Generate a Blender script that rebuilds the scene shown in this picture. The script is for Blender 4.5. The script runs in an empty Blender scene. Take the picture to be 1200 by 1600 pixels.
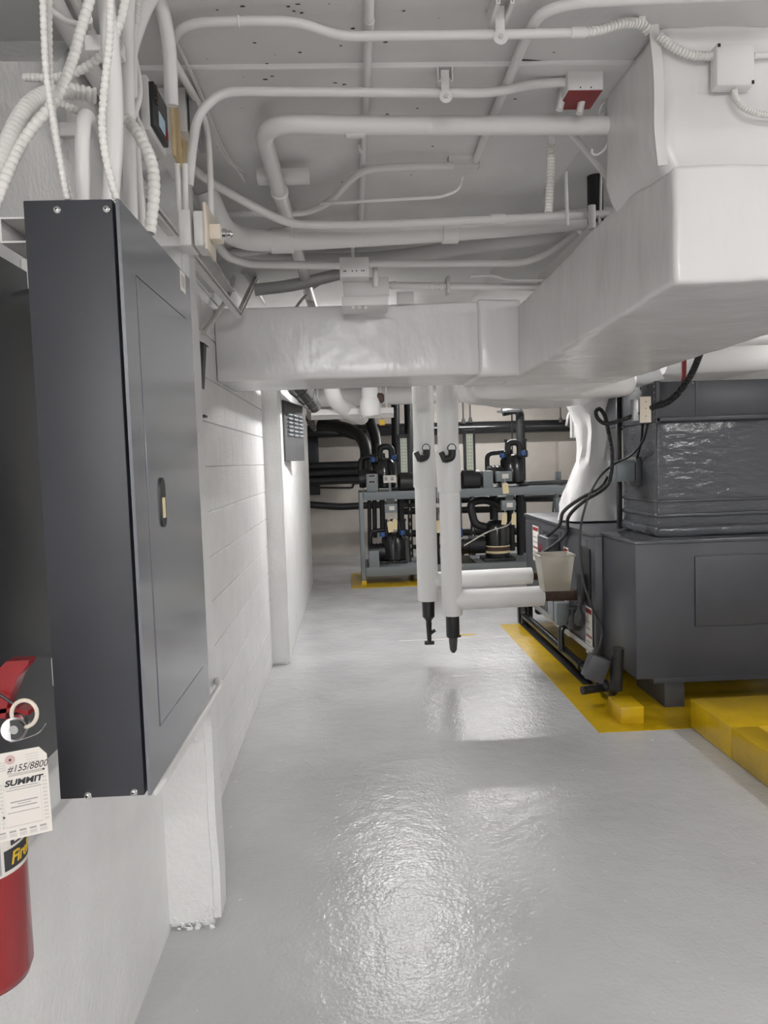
import bpy, bmesh, math, random
from mathutils import Vector, Matrix, noise
random.seed(7)
C = bpy.context.scene.collection
SC = bpy.context.scene
PI = math.pi

# ------------------------------------------------------------------ camera
F_PX, CAM_H = 1200.0, 1.5
_yc = Vector((548 - 600, 800 - 722, -F_PX)).normalized()
_z = Vector((-.033, 1, 0)); _z.z = (_z.x * _yc.x + _z.y * _yc.y) / -_yc.z
_zc = _z.normalized(); _xc = _yc.cross(_zc)
CM = Matrix((_xc, _yc, _zc))                      # camera axes -> world axes
cam_d = bpy.data.cameras.new('camera')
cam_d.sensor_fit = 'HORIZONTAL'; cam_d.sensor_width = 36; cam_d.lens = 36 * F_PX / 1200
cam_d.clip_start = .02; cam_d.clip_end = 100
cam = bpy.data.objects.new('camera', cam_d); C.objects.link(cam)
cam.matrix_world = Matrix.Translation((0, 0, CAM_H)) @ CM.to_4x4()
SC.camera = cam

# ------------------------------------------------------------------ world, exposure
w = bpy.data.worlds.new('world'); SC.world = w; w.use_nodes = True
w.node_tree.nodes['Background'].inputs[0].default_value = (.8, .85, 1, 1)
w.node_tree.nodes['Background'].inputs[1].default_value = .02
SC.view_settings.view_transform = 'Standard'; SC.view_settings.look = 'None'
SC.view_settings.gamma = 1; SC.view_settings.use_curve_mapping = False
SC.view_settings.exposure = 0.0
LAMP = 94.0                                        # emission of the strip lights
# centre x, y, z, length along 'x' or 'y', relative strength
LIGHTS = [(0.1, -2.0, 2.36, 'x', 1.1, 'white strip light hanging at the camera end, nearest the grey panel'),
          (0.2, -4.4, 2.36, 'x', 3.8, 'white strip light hanging farthest from the compressor rack'),
          (0.38, 6.2, 2.38, 'y', 1.35, 'white strip light hanging behind the cross duct and standpipes'),
          (1.9, 10.75, 2.38, 'x', 1.15, 'white strip light hanging above the compressor rack'),
          (4.4, 6.4, 2.36, 'y', 1.1, 'white strip light hanging right of the tall grey plenum'),
          (3.2, 1.4, 2.36, 'y', 1.2, 'unseen white strip light added to light the right side of the wrapped duct')]  # last lamp is unseen, added to light the right of the duct
SC.cycles.use_denoising = True
SC.cycles.max_bounces = 5; SC.cycles.diffuse_bounces = 4; SC.cycles.glossy_bounces = 3; SC.cycles.transmission_bounces = 3
SC.cycles.use_adaptive_sampling = True; SC.cycles.adaptive_threshold = .03
SC.cycles.sample_clamp_indirect = 6

# ------------------------------------------------------------------ helpers
def ray(px, py): return CM @ Vector((px - 600, 800 - py, -F_PX))
def AY(px, py, Y): d = ray(px, py); return d * (Y / d.y) + Vector((0, 0, CAM_H))
def AX(px, py, X): d = ray(px, py); return d * (X / d.x) + Vector((0, 0, CAM_H))
def AZ(px, py, Z): d = ray(px, py); return d * ((Z - CAM_H) / d.z) + Vector((0, 0, CAM_H))
def V(*a): return Vector(a)

WL = {}
class MB:
    def __init__(s): s.v = []; s.f = []
    def add(s, vs, fs):
        b = len(s.v); s.v += [Vector(p) for p in vs]; s.f += [[i + b for i in f] for f in fs]; return s
    def bm(s, bm):
        bm.verts.index_update()
        s.add([v.co.copy() for v in bm.verts], [[v.index for v in f.verts] for f in bm.faces]); bm.free(); return s
    def box(s, x0, x1, y0, y1, z0, z1, bev=0, seg=2, M=None):
        b = bmesh.new(); bmesh.ops.create_cube(b, size=1)
        for v in b.verts:
            v.co = Vector(((x0 + x1) / 2 + v.co.x * (x1 - x0), (y0 + y1) / 2 + v.co.y * (y1 - y0), (z0 + z1) / 2 + v.co.z * (z1 - z0)))
        if bev: bmesh.ops.bevel(b, geom=b.edges[:], offset=bev, segments=seg, affect='EDGES', profile=.5)
        if M: bmesh.ops.transform(b, matrix=M, verts=b.verts[:])
        return s.bm(b)
    def tube(s, pts, r, n=12, cap=True, closed=False):
        pts = [Vector(p) for p in pts]; N = len(pts)
        rr = r if isinstance(r, (list, tuple)) else [r] * N
        t0 = (pts[1] - pts[0]).normalized()
        up = Vector((0, 0, 1)) if abs(t0.z) < .9 else Vector((1, 0, 0))
        a = t0.cross(up).normalized(); vs = []; pt = t0
        for i in range(N):
            if i == 0: t = t0
            elif i == N - 1: t = (pts[i] - pts[i - 1]).normalized()
            else: t = ((pts[i + 1] - pts[i]).normalized() + (pts[i] - pts[i - 1]).normalized()).normalized()
            q = pt.rotation_difference(t); a = (q @ a); a = (a - t * a.dot(t)).normalized(); pt = t
            b = t.cross(a)
            for k in range(n):
                an = 2 * PI * k / n
                vs.append(pts[i] + (a * math.cos(an) + b * math.sin(an)) * rr[i])
        fs = []
        for i in range(N - 1):
            for k in range(n):
                k2 = (k + 1) % n
                fs.append([i * n + k, i * n + k2, (i + 1) * n + k2, (i + 1) * n + k])
        if cap: fs.append(list(range(n))[::-1]); fs.append([(N - 1) * n + k for k in range(n)])
        return s.add(vs, fs)
    def cyl(s, p0, p1, r, n=16, bev=0):
        p0, p1 = Vector(p0), Vector(p1)
        if bev:
            d = (p1 - p0).normalized()
            return s.tube([p0, p0 + d * bev, p1 - d * bev, p1], [r - bev, r, r, r - bev], n)
        return s.tube([p0, p1], r, n)
    def lathe(s, c, prof, n=24, M=None):            # prof: (radius, z), about a vertical axis through c
        vs = []; c = Vector(c)
        for (r, z) in prof:
            for k in range(n):
                p = Vector((r * math.cos(2 * PI * k / n), r * math.sin(2 * PI * k / n), z))
                vs.append(c + (M @ p if M else p))
        fs = [[i * n + k, i * n + (k + 1) % n, (i + 1) * n + (k + 1) % n, (i + 1) * n + k] for i in range(len(prof) - 1) for k in range(n)]
        fs.append(list(range(n))[::-1]); fs.append([(len(prof) - 1) * n + k for k in range(n)])
        return s.add(vs, fs)
    def prism(s, poly, d):                          # extrude a closed 3D polygon by the vector d
        n = len(poly); d = Vector(d)
        vs = [Vector(p) for p in poly] + [Vector(p) + d for p in poly]
        fs = [list(range(n))[::-1], list(range(n, 2 * n))] + [[i, (i + 1) % n, n + (i + 1) % n, n + i] for i in range(n)]
        return s.add(vs, fs)
    def build(s, name, mat, parent=None, label=None, cat=None, group=None, kind=None, ang=40):
        xs = [v.x for v in s.v]; ys = [v.y for v in s.v]; zs = [v.z for v in s.v]
        c = Vector(((min(xs) + max(xs)) / 2, (min(ys) + max(ys)) / 2, min(zs) if parent is None else (min(zs) + max(zs)) / 2))
        me = bpy.data.meshes.new(name)
        me.from_pydata([v - c for v in s.v], [], s.f)
        b = bmesh.new(); b.from_mesh(me); bmesh.ops.recalc_face_normals(b, faces=b.faces[:]); b.to_mesh(me); b.free()
        me.polygons.foreach_set('use_smooth', [True] * len(me.polygons)); me.set_sharp_from_angle(angle=math.radians(ang))
        me.materials.append(mat)
        o = bpy.data.objects.new(name, me); C.objects.link(o)
        place(o, c, parent); tag(o, label, cat, group, kind)
        return o
def place(o, c, parent):
    WL[o] = c.copy()
    if parent is not None: o.parent = parent; o.location = c - WL[parent]
    else: o.location = c
def tag(o, label=None, cat=None, group=None, kind=None):
    if label: o['label'] = label
    if cat: o['category'] = cat
    if group: o['group'] = group
    if kind: o['kind'] = kind
def thing(name, label, cat, loc, group=None, kind=None):
    o = bpy.data.objects.new(name, None); o.empty_display_size = .05; C.objects.link(o)
    place(o, Vector(loc), None); tag(o, label, cat, group, kind); return o
def same(o, parent, loc):                           # another piece sharing the mesh of o
    c = o.copy(); C.objects.link(c); place(c, Vector(loc), parent); return c

def fillet(pts, rad, seg=7):
    pts = [Vector(p) for p in pts]; out = [pts[0]]
    for i in range(1, len(pts) - 1):
        a, b, c = pts[i - 1], pts[i], pts[i + 1]
        R = rad[i - 1] if isinstance(rad, (list, tuple)) else rad
        d = min(R, (a - b).length * .48, (c - b).length * .48)
        p = b + (a - b).normalized() * d; q = b + (c - b).normalized() * d
        for k in range(seg + 1):
            t = k / seg; out.append(p * (1 - t) ** 2 + b * 2 * t * (1 - t) + q * t * t)
    out.append(pts[-1]); return out
def spline(pts, n=10):
    pts = [Vector(p) for p in pts]; P = [pts[0] * 2 - pts[1]] + pts + [pts[-1] * 2 - pts[-2]]; out = []
    for i in range(1, len(P) - 2):
        a, b, c, d = P[i - 1:i + 3]
        for k in range(n):
            t = k / n
            out.append(.5 * ((2 * b) + (c - a) * t + (2 * a - 5 * b + 4 * c - d) * t * t + (3 * b - a - 3 * c + d) * t ** 3))
    out.append(pts[-1]); return out
def resample(pts, step):
    out = [pts[0].copy()]; acc = 0
    for a, b in zip(pts, pts[1:]):
        L = (b - a).length
        if L < 1e-9: continue
        d = step - acc
        while d <= L: out.append(a.lerp(b, d / L)); d += step
        acc = L - (d - step)
    return out
def flexmb(pts, r, pitch=.008, n=10):
    p = resample(spline(pts, 14), pitch / 4)
    if len(p) < 3: p = [Vector(q) for q in pts]
    m = MB(); m.tube(p, [r * (1.02, 1.03, .99, .80)[i % 4] for i in range(len(p))], n); return m

# ------------------------------------------------------------------ materials
def mat(name, col, rough=.5, metal=0, bump=0, bscale=60, var=0, vscale=6, emit=0, coat=0, rvar=0, alpha=None, spec=.5, col2=None, trans=0, bdist=.01, detail=4, stretch=None):
    m = bpy.data.materials.new(name); m.use_nodes = True
    nt = m.node_tree; b = nt.nodes['Principled BSDF']; L = nt.links
    b.inputs['Base Color'].default_value = (*col, 1); b.inputs['Roughness'].default_value = rough
    b.inputs['Metallic'].default_value = metal; b.inputs['Specular IOR Level'].default_value = spec
    if coat: b.inputs['Coat Weight'].default_value = coat; b.inputs['Coat Roughness'].default_value = .12
    if trans: b.inputs['Transmission Weight'].default_value = trans
    g = nt.nodes.new('ShaderNodeNewGeometry')
    def nz(scale, det=4):
        t = nt.nodes.new('ShaderNodeTexNoise'); t.inputs['Scale'].default_value = scale; t.inputs['Detail'].default_value = det
        L.new(g.outputs['Position'], t.inputs['Vector']); return t
    if var:
        t = nz(vscale); r = nt.nodes.new('ShaderNodeMix'); r.data_type = 'RGBA'
        r.inputs[6].default_value = (*[c * (1 - var) for c in col], 1)
        r.inputs[7].default_value = (*(col2 or [min(1, c * (1 + var)) for c in col]), 1)
        mr = nt.nodes.new('ShaderNodeMapRange'); mr.inputs[1].default_value = .3; mr.inputs[2].default_value = .7
        L.new(t.outputs['Fac'], mr.inputs[0]); L.new(mr.outputs[0], r.inputs[0]); L.new(r.outputs[2], b.inputs['Base Color'])
    if rvar:
        t = nz(vscale * 2.3 + 1); mr = nt.nodes.new('ShaderNodeMapRange'); mr.inputs[1].default_value = .3; mr.inputs[2].default_value = .7
        mr.inputs[3].default_value = max(.02, rough - rvar); mr.inputs[4].default_value = rough + rvar
        L.new(t.outputs['Fac'], mr.inputs[0]); L.new(mr.outputs[0], b.inputs['Roughness'])
    if bump:
        t = nz(bscale, detail)
        if stretch:
            vm = nt.nodes.new('ShaderNodeVectorMath'); vm.operation = 'MULTIPLY'; vm.inputs[1].default_value = stretch
            L.new(g.outputs['Position'], vm.inputs[0]); L.new(vm.outputs[0], t.inputs['Vector'])
        bp = nt.nodes.new('ShaderNodeBump'); bp.inputs['Strength'].default_value = bump; bp.inputs['Distance'].default_value = bdist
        L.new(t.outputs['Fac'], bp.inputs['Height']); L.new(bp.outputs[0], b.inputs['Normal'])
    if emit:
        b.inputs['Emission Color'].default_value = (*col, 1); b.inputs['Emission Strength'].default_value = emit
    return m
WHITE = (.76, .745, .73)
M = dict(
    wall=mat('painted_block', (.82, .815, .805), .42, bump=.35, bscale=55, var=.04, vscale=5, rvar=.12),
    ceil=mat('painted_concrete', (.70, .69, .675), .7, bump=.25, bscale=18, var=.06, vscale=3),
    crack=mat('crack_dark', (.08, .075, .07), .9),
    white=mat('white_painted_steel', WHITE, .4),
    wgrey=mat('pale_grey_paint', (.60, .59, .58), .45),
    flex=mat('white_painted_flex', (.74, .72, .69), .5),
    wrap=mat('painted_canvas_wrap', (.78, .77, .76), .25, bump=.42, bscale=7, bdist=.018, detail=3, stretch=(1.0, 1.0, .55)),
    pipe=mat('white_pipe_jacket', (.78, .775, .76), .4),
    panel=mat('grey_enamel', (.03, .032, .038), .5),
    pdoor=mat('grey_enamel_door', (.15, .156, .176), .24, bump=.05, bscale=18, coat=.7, bdist=.003, detail=1),
    unit=mat('grey_unit_paint', (.05, .052, .061), .4, var=.08, vscale=4),
    tape=mat('grey_foil_wrap', (.085, .089, .10), .2, bump=.65, bscale=10, bdist=.014, detail=4, stretch=(.9, .9, 2.2)),
    steel=mat('rack_grey_steel', (.175, .195, .205), .45),
    galv=mat('galvanised', (.42, .42, .42), .38, metal=.7),
    yellow=mat('yellow_floor_enamel', (.56, .36, .006), .26, bump=.3, bscale=30, var=.09, vscale=7),
    black=mat('black_rubber', (.012, .012, .013), .45),
    blackg=mat('black_gloss', (.015, .015, .016), .18),
    dark=mat('dark_metal', (.05, .05, .052), .5, var=.2),
    brown=mat('rusty_iron', (.055, .03, .02), .7, var=.3, vscale=40),
    red=mat('extinguisher_red', (.24, .010, .013), .25, coat=.3),
    redp=mat('red_paint', (.22, .013, .016), .5),
    chrome=mat('chrome', (.75, .75, .75), .15, metal=1),
    tan=mat('tan_board', (.66, .50, .28), .6, var=.06, vscale=30),
    cream=mat('cream_plastic', (.72, .64, .53), .45),
    paper=mat('paper', (.68, .64, .59), .7),
    manila=mat('manila_tag', (.74, .62, .38), .7),
    tagtxt=mat('ink', (.03, .03, .035), .8),
    ink2=mat('ink_grey', (.33, .33, .33), .8),
    ink3=mat('ink_pale', (.55, .53, .50), .8),
    yel=mat('yellow_print', (.70, .45, .03), .5),
    blue=mat('blue_plastic', (.03, .09, .28), .4),
    bwall=mat('beige_wall_paint', (.55, .51, .46), .6, bump=.2, bscale=30, var=.04),
    pgrey=mat('print_grey', (.30, .30, .31), .5),
    lid=mat('cloudy_plastic', (.70, .66, .58), .35, trans=.6),
    oil=mat('yellow_residue', (.45, .33, .08), .4),
    scale_=mat('gauge_scale', (.62, .66, .55), .5),
    skyb=mat('blue_label', (.40, .52, .62), .5),
    lamp=mat('lamp_diffuser', (1, .99, .985), .5, emit=LAMP),
    glass=mat('gauge_face', (.7, .7, .7), .15),
)
def floor_mat():
    m = bpy.data.materials.new('grey_epoxy_floor'); m.use_nodes = True; nt = m.node_tree; b = nt.nodes['Principled BSDF']; L = nt.links
    b.inputs['Specular IOR Level'].default_value = .4
    g = nt.nodes.new('ShaderNodeNewGeometry')
    def nz(s, d=5):
        t = nt.nodes.new('ShaderNodeTexNoise'); t.inputs['Scale'].default_value = s; t.inputs['Detail'].default_value = d
        L.new(g.outputs['Position'], t.inputs['Vector']); return t.outputs['Fac']
    def mr(i, a, b_, c, d):
        n = nt.nodes.new('ShaderNodeMapRange'); n.inputs[1].default_value = a; n.inputs[2].default_value = b_; n.inputs[3].default_value = c; n.inputs[4].default_value = d
        L.new(i, n.inputs[0]); return n.outputs[0]
    mx = nt.nodes.new('ShaderNodeMix'); mx.data_type = 'RGBA'
    mx.inputs[6].default_value = (.50, .50, .505, 1); mx.inputs[7].default_value = (.57, .57, .575, 1)
    L.new(mr(nz(1.6), .35, .65, 0, 1), mx.inputs[0])
    m2 = nt.nodes.new('ShaderNodeMix'); m2.data_type = 'RGBA'; m2.inputs[7].default_value = (.8, .8, .8, 1)
    L.new(mx.outputs[2], m2.inputs[6]); L.new(mr(nz(26, 3), .70, .78, 0, .7), m2.inputs[0])
    L.new(m2.outputs[2], b.inputs['Base Color'])
    L.new(mr(nz(3.2), .3, .7, .15, .262), b.inputs['Roughness'])
    ad = nt.nodes.new('ShaderNodeMath'); ad.operation = 'ADD'
    mu = nt.nodes.new('ShaderNodeMath'); mu.operation = 'MULTIPLY'; mu.inputs[1].default_value = .5
    L.new(nz(70, 3), mu.inputs[0]); L.new(mu.outputs[0], ad.inputs[0]); L.new(nz(14, 4), ad.inputs[1])
    bp = nt.nodes.new('ShaderNodeBump'); bp.inputs['Strength'].default_value = .45; bp.inputs['Distance'].default_value = .01
    L.new(ad.outputs[0], bp.inputs['Height']); L.new(bp.outputs[0], b.inputs['Normal'])
    return m
M['floor'] = floor_mat()

# text as thin meshes; `frame` maps (u along the line, v up, w out of the face) to world
def text_mb(body, size, frame, depth=.0004, bold=0, shear=0, sx=1, align='LEFT', spacing=1):
    cu = bpy.data.curves.new('t', 'FONT'); cu.body = body; cu.size = size; cu.extrude = depth / 2; cu.offset = bold; cu.shear = shear; cu.align_x = align
    cu.space_character = spacing; cu.resolution_u = 3
    to = bpy.data.objects.new('t', cu); C.objects.link(to)
    dg = bpy.context.evaluated_depsgraph_get(); me = bpy.data.meshes.new_from_object(to.evaluated_get(dg))
    m = MB(); m.add([frame(v.co.x * sx, v.co.y, v.co.z) for v in me.vertices], [list(p.vertices) for p in me.polygons])
    bpy.data.objects.remove(to); bpy.data.curves.remove(cu); bpy.data.meshes.remove(me)
    return m
def frame_of(o, u, v):
    o = Vector(o); u = Vector(u).normalized(); v = Vector(v).normalized(); n = u.cross(v)
    return lambda a, b, c=0: o + u * a + v * b + n * c
def quad(fr, u0, u1, v0, v1, w=.0005, t=.0005):
    m = MB(); return m.prism([fr(u0, v0, w - t), fr(u1, v0, w - t), fr(u1, v1, w - t), fr(u0, v1, w - t)], fr(0, 0, t) - fr(0, 0, 0))

# ================================================================== STRUCTURE
CEIL = 2.55
fl = MB().box(-3.2, 6.2, -6.6, 12.6, -.12, 0).build('floor', M['floor'], kind='structure')
ce = MB().box(-3.2, 6.2, -6.6, 12.6, CEIL, CEIL + .12).build('ceiling', M['ceil'], kind='structure')
# cracks in the ceiling paint
def crack(path, wd):
    m = MB(); pts = []
    for a, b in zip(path, path[1:]):
        A, B = AZ(*a, CEIL), AZ(*b, CEIL); n = max(3, int((B - A).length / .02))
        for k in range(n): pts.append(A.lerp(B, k / n) + V(0, random.uniform(-.003, .003), 0))
    vs = []; fs = []
    for i, p in enumerate(pts):
        h = wd * random.uniform(.5, 1.7)
        vs += [V(p.x, p.y - h, CEIL - .0008), V(p.x, p.y + h, CEIL - .0008)]
        if i and random.random() > .12: fs.append([2 * i - 2, 2 * i - 1, 2 * i + 1, 2 * i])
    m.add(vs, fs); m.build('crack', M['crack'], ce)
crack([(300, 102), (420, 102)], .0022); crack([(500, 102), (575, 101)], .002); crack([(590, 101), (640, 99)], .0025)
crack([(655, 101), (700, 99), (775, 98)], .0025); crack([(812, 94), (880, 97), (950, 99)], .003)
crack([(580, 130), (606, 129), (632, 130)], .003); crack([(826, 143), (852, 147)], .003); crack([(358, 152), (368, 154)], .003)
crack([(440, 196), (444, 185), (452, 196)], .004); crack([(518, 215), (527, 220)], .003); crack([(572, 225), (582, 225)], .005)
pm = MB()
for k in range(46):
    p = AZ(random.uniform(300, 900), random.uniform(5, 300), CEIL); z = CEIL - (.0148 if p.y > 2.1 and p.x < .82 else .0008); q = random.uniform(.0015, .006); n_ = 6
    pm.add([V(p.x + q * random.uniform(.6, 1.6) * math.cos(2 * PI * j / n_), p.y + q * random.uniform(.4, 1) * math.sin(2 * PI * j / n_), z) for j in range(n_)], [list(range(n_))])
pm.build('pitting', M['crack'], ce)
# shallow step of the slab
MB().box(-.66, .82, 2.10, 5.4, CEIL - .014, CEIL + .01, .006).build('slab_step', M['ceil'], ce)

XW = -.64
wl = MB()
prof = [(-6.6, 0), (2.60, 0), (2.60, CEIL), (1.98, CEIL), (1.86, 2.44), (1.70, 2.36), (1.56, 2.29), (1.42, 2.24), (1.30, 2.17), (1.0, 2.12), (-6.6, 2.12)]
wl.prism([V(XW, y, z) for y, z in prof], V(-.25, 0, 0))
wall_l = wl.build('wall_left', M['wall'], kind='structure')
wall_m = MB().box(XW - .25, XW - .004, 2.60, 5.72, 0, CEIL).build('wall_left_middle', M['wall'], kind='structure')
wall_f = MB().box(XW - .25, -.52, 5.72, 9.52, 0, CEIL, .008).build('wall_left_far', M['wall'], kind='structure')
MB().box(-3.2, -1.4, -6.6, 9.52, 0, CEIL).build('wall_recess', M['wall'], kind='structure')
# block courses between the two pilasters
proto = None; by0, by1 = 2.60, 5.72
for r in range(13):
    z0 = -.1 + .2 * r; z1 = z0 + .2
    if r == 0: z0 = 0
    z1 = min(z1, CEIL)
    y = by0 - (.2 if r % 2 else 0)
    while y < by1:
        a, b = max(y, by0), min(y + .4, by1)
        if b - a > .03:
            if abs(b - a - .4) < 1e-4 and abs(z1 - z0 - .2) < 1e-4:
                if proto is None:
                    proto = MB().box(XW - .02, XW + .0035, a + .0006, b - .0006, z0 + .003, z1 - .003, .0014, 1).build('block', M['wall'], wall_m)
                else: same(proto, wall_m, (XW - .00825, (a + b) / 2, (z0 + z1) / 2))
            else: MB().box(XW - .02, XW + .0035, a + .0006, b - .0006, z0 + .003, z1 - .003, .0014, 1).build('block', M['wall'], wall_m)
        y += .4
# pilasters
def rough_box(x0, x1, y0, y1, z0, z1, bev, amp, cuts=(3, 3, 16), sc=6):
    b = bmesh.new(); bmesh.ops.create_cube(b, size=1)
    for v in b.verts: v.co = Vector(((x0 + x1) / 2 + v.co.x * (x1 - x0), (y0 + y1) / 2 + v.co.y * (y1 - y0), (z0 + z1) / 2 + v.co.z * (z1 - z0)))
    bmesh.ops.bevel(b, geom=b.edges[:], offset=bev, segments=2, affect='EDGES')
    L = (z1 - z0) / 14
    bmesh.ops.bisect_plane  # (subdivide long edges into slices)
    for k in range(1, 14):
        g = b.verts[:] + b.edges[:] + b.faces[:]
        bmesh.ops.bisect_plane(b, geom=g, plane_co=(0, 0, z0 + L * k), plane_no=(0, 0, 1))
    for v in b.verts:
        d = noise.noise_vector(v.co * sc); v.co += Vector((d.x, d.y, 0)) * amp
    m = MB(); return m.bm(b)
rough_box(XW - .05, -.478, 2.43, 2.58, 0, CEIL, .022, .006).build('pilaster', M['wall'], wall_l)
rough_box(XW - .05, -.508, 5.70, 5.92, 0, CEIL, .015, .004).build('pilaster', M['wall'], wall_f)
# chipped paint ridge at pilaster foot
ch = MB()
for k in range(34):
    z = random.uniform(.0, .03) if k < 16 else random.uniform(.03, .085) if k < 26 else random.uniform(.6, .645)
    sz = random.uniform(.003, .008); R = Matrix.Translation((random.uniform(-.625, -.495), 2.429, z)) @ Matrix.Rotation(random.uniform(0, 3), 4, 'Y')
    ch.add([R @ V(a * sz * random.uniform(.6, 2.2), b * .004, c * sz * random.uniform(.5, 1.2)) for a, b, c in ((-1, 0, -1), (1, 0, -.6), (.8, 0, 1), (-.7, 0, .8), (0, -1, 0))], [[0, 1, 4], [1, 2, 4], [2, 3, 4], [3, 0, 4]])
ch.build('chipped_paint', M['wall'], wall_l)
MB().box(-3.2, 6.2, 12.45, 12.6, 0, CEIL).build('wall_back', M['bwall'], kind='structure')
MB().box(5.6, 5.75, -6.6, 12.6, 0, CEIL).build('wall_right', M['wall'], kind='structure')
MB().box(-3.2, 6.2, -6.75, -6.6, 0, CEIL).build('wall_front', M['wall'], kind='structure')
MB().box(-1.55, -1.4, 9.52, 12.5, 0, CEIL).build('wall_alcove', M['bwall'], kind='structure')

# strip lights
for (x, y, z, ax, s, lab) in LIGHTS:
    t = thing('strip_light', lab, 'light', (x, y, z), 'hanging strip lights')
    d, e = (V(.6, 0, 0), V(0, .045, 0)) if ax == 'x' else (V(0, .6, 0), V(.045, 0, 0))
    c = V(x, y, z); hx, hy = (.62, .04) if ax == 'x' else (.04, .62)
    MB().box(x - hx, x + hx, y - hy, y + hy, z + .03, z + .085, .006).build('housing', M['white'], t)
    ml = M['lamp'].copy(); ml.node_tree.nodes['Principled BSDF'].inputs['Emission Strength'].default_value = LAMP * s
    for k in (-1, 1):
        MB().tube([c - d + e * k, c + d + e * k], .019, 8, cap=False).build('tube', ml, t)
        MB().box(*[q for a in range(3) for q in (c[a] + d[a] * 1.0 * k - .02 - abs(e[a]), c[a] + d[a] * k + .02 + abs(e[a]))], .003).build('lampholder', M['white'], t)
        MB().tube([c + d * .8 * k + V(0, 0, .08), V(c.x + d.x * .8 * k, c.y + d.y * .8 * k, CEIL - (.014 if 2.1 < y < 5.4 and x < .82 else 0))], .003, 6).build('hanger_wire', M['galv'], t)

# ================================================================== GREY WALL PANEL
PX0, PX1, PY0, PY1, PZ0, PZ1 = -.459, -.322, 1.155, 1.645, 1.003, 1.892
pt = thing('electrical_panel', 'tall dark grey steel electrical panel mounted on the left wall', 'electrical panel', (PX0, (PY0 + PY1) / 2, PZ0))
MB().box(PX0, PX1 - .010, PY0 + .001, PY1 - .001, PZ0, PZ1, .002).build('body', M['panel'], pt)
dy0, dy1, dz0, dz1 = 1.225, 1.59, 1.085, 1.80
tr = [(PY0, dy0, PZ0, PZ1), (dy1, PY1, PZ0, PZ1), (dy0, dy1, PZ0, dz0), (dy0, dy1, dz1, PZ1)]
fm = MB()
for a, b, c, d in tr: fm.box(PX1 - .005, PX1, a, b, c, d)
fm.build('front_frame', M['pdoor'], pt)
door = MB().box(PX1 - .004, PX1 + .0012, dy0 + .002, dy1 - .002, dz0 + .002, dz1 - .002, .0008, 1).build('door', M['pdoor'], pt)
def oblong(cy, cz, hw, hh, x0, x1, n=8):
    poly = [V(x0, cy + hw * math.cos(a), cz + (hh - hw) + hw * math.sin(a)) for a in [PI * k / n for k in range(n + 1)]]
    poly += [V(x0, cy + hw * math.cos(a), cz - (hh - hw) + hw * math.sin(a)) for a in [PI + PI * k / n for k in range(n + 1)]]
    return MB().prism(poly, V(x1 - x0, 0, 0))
hc = AX(252, 785, PX1)
oblong(hc.y, hc.z, .017, .042, PX1 - .002, PX1 + .004).build('latch', M['black'], door, label='black oblong latch')
MB().box(PX1 + .0035, PX1 + .005, hc.y - .008, hc.y + .008, hc.z - .026, hc.z + .008).build('latch_label', M['manila'], door)
st = AX(285, 440, PX1); sf = frame_of((PX1, st.y - .02, st.z - .02), (0, 1, 0), (0, 0, 1))
stk = quad(sf, 0, .045, 0, .04).build('sticker', M['paper'], pt)
for u in (.008, .02, .03): quad(sf, u, u + .006, .008, .032, .0009, .0003).build('print_mark', M['ink2'], stk)
def screw(p, d, r, parent, m='chrome'):
    p, d = Vector(p), Vector(d).normalized()
    s = MB().tube([p, p + d * r * .35, p + d * r * .75, p + d * r * .9], [r * 1.15, r, r * .7, r * .2], 12).build('screw', M[m], parent)
    MB().cyl(p + d * r * .8, p + d * r * .95, r * .3, 6).build('screw_socket', M['black'], s)
for q in ((89, 328), (166, 327), (137, 1243), (209, 1238)):
    p = AY(*q, PY0); screw((p.x, PY0 + .001, p.z), (0, -1, 0), .0056, pt)

# struts that carry the panel
def strut_mb(p0, p1, up, s=.041, lip=.009, th=.003, depth=None):
    """C channel from p0 to p1, open side towards `up`"""
    p0, p1 = Vector(p0), Vector(p1); d = (p1 - p0).normalized(); u = Vector(up); u = (u - d * u.dot(d)).normalized(); sd = d.cross(u)
    h = depth or s; w = s / 2
    sec = [(-w, h), (-w, 0), (w, 0), (w, h), (w - lip, h), (w - lip, h - lip * .6), (w - lip - th * .6, h - lip * .6), (w - lip - th * .6, h + .0), (w - lip, h)]
    outer = [(-w + lip, h - lip * .7), (-w + lip, h), (-w, h), (-w, 0), (w, 0), (w, h), (w - lip, h), (w - lip, h - lip * .7),
             (w - lip - th * .7, h - lip * .7), (w - lip - th * .7, h - th), (w - th, h - th), (w - th, th), (-w + th, th), (-w + th, h - th), (-w + lip + th * .7, h - th), (-w + lip + th * .7, h - lip * .7)]
    outer = [(-w + lip, h - lip), (-w + lip, h), (-w, h), (-w, 0), (w, 0), (w, h), (w - lip, h), (w - lip, h - lip),
             (w - lip + th, h - lip), (w - lip + th, h - th), (w - th, h - th), (w - th, th), (-w + th, th), (-w + th, h - th), (-w + lip - th, h - th), (-w + lip - th, h - lip)]
    vs = [p0 + sd * a + u * b for a, b in outer] + [p1 + sd * a + u * b for a, b in outer]; n = len(outer)
    fs = [[i, (i + 1) % n, n + (i + 1) % n, n + i] for i in range(n)]
    # end caps as quads along the wall of the channel
    def q(a, b, c, e): fs.append([a, b, c, e]); fs.append([n + e, n + c, n + b, n + a])
    q(3, 4, 11, 12); q(4, 5, 10, 11); q(5, 6, 7, 8) if False else q(5, 6, 9, 10); q(6, 7, 8, 9); q(2, 3, 12, 13); q(1, 2, 13, 14); q(0, 1, 14, 15)
    return MB().add(vs, fs)
zs = AY(20, 368, 1.33).z
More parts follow.
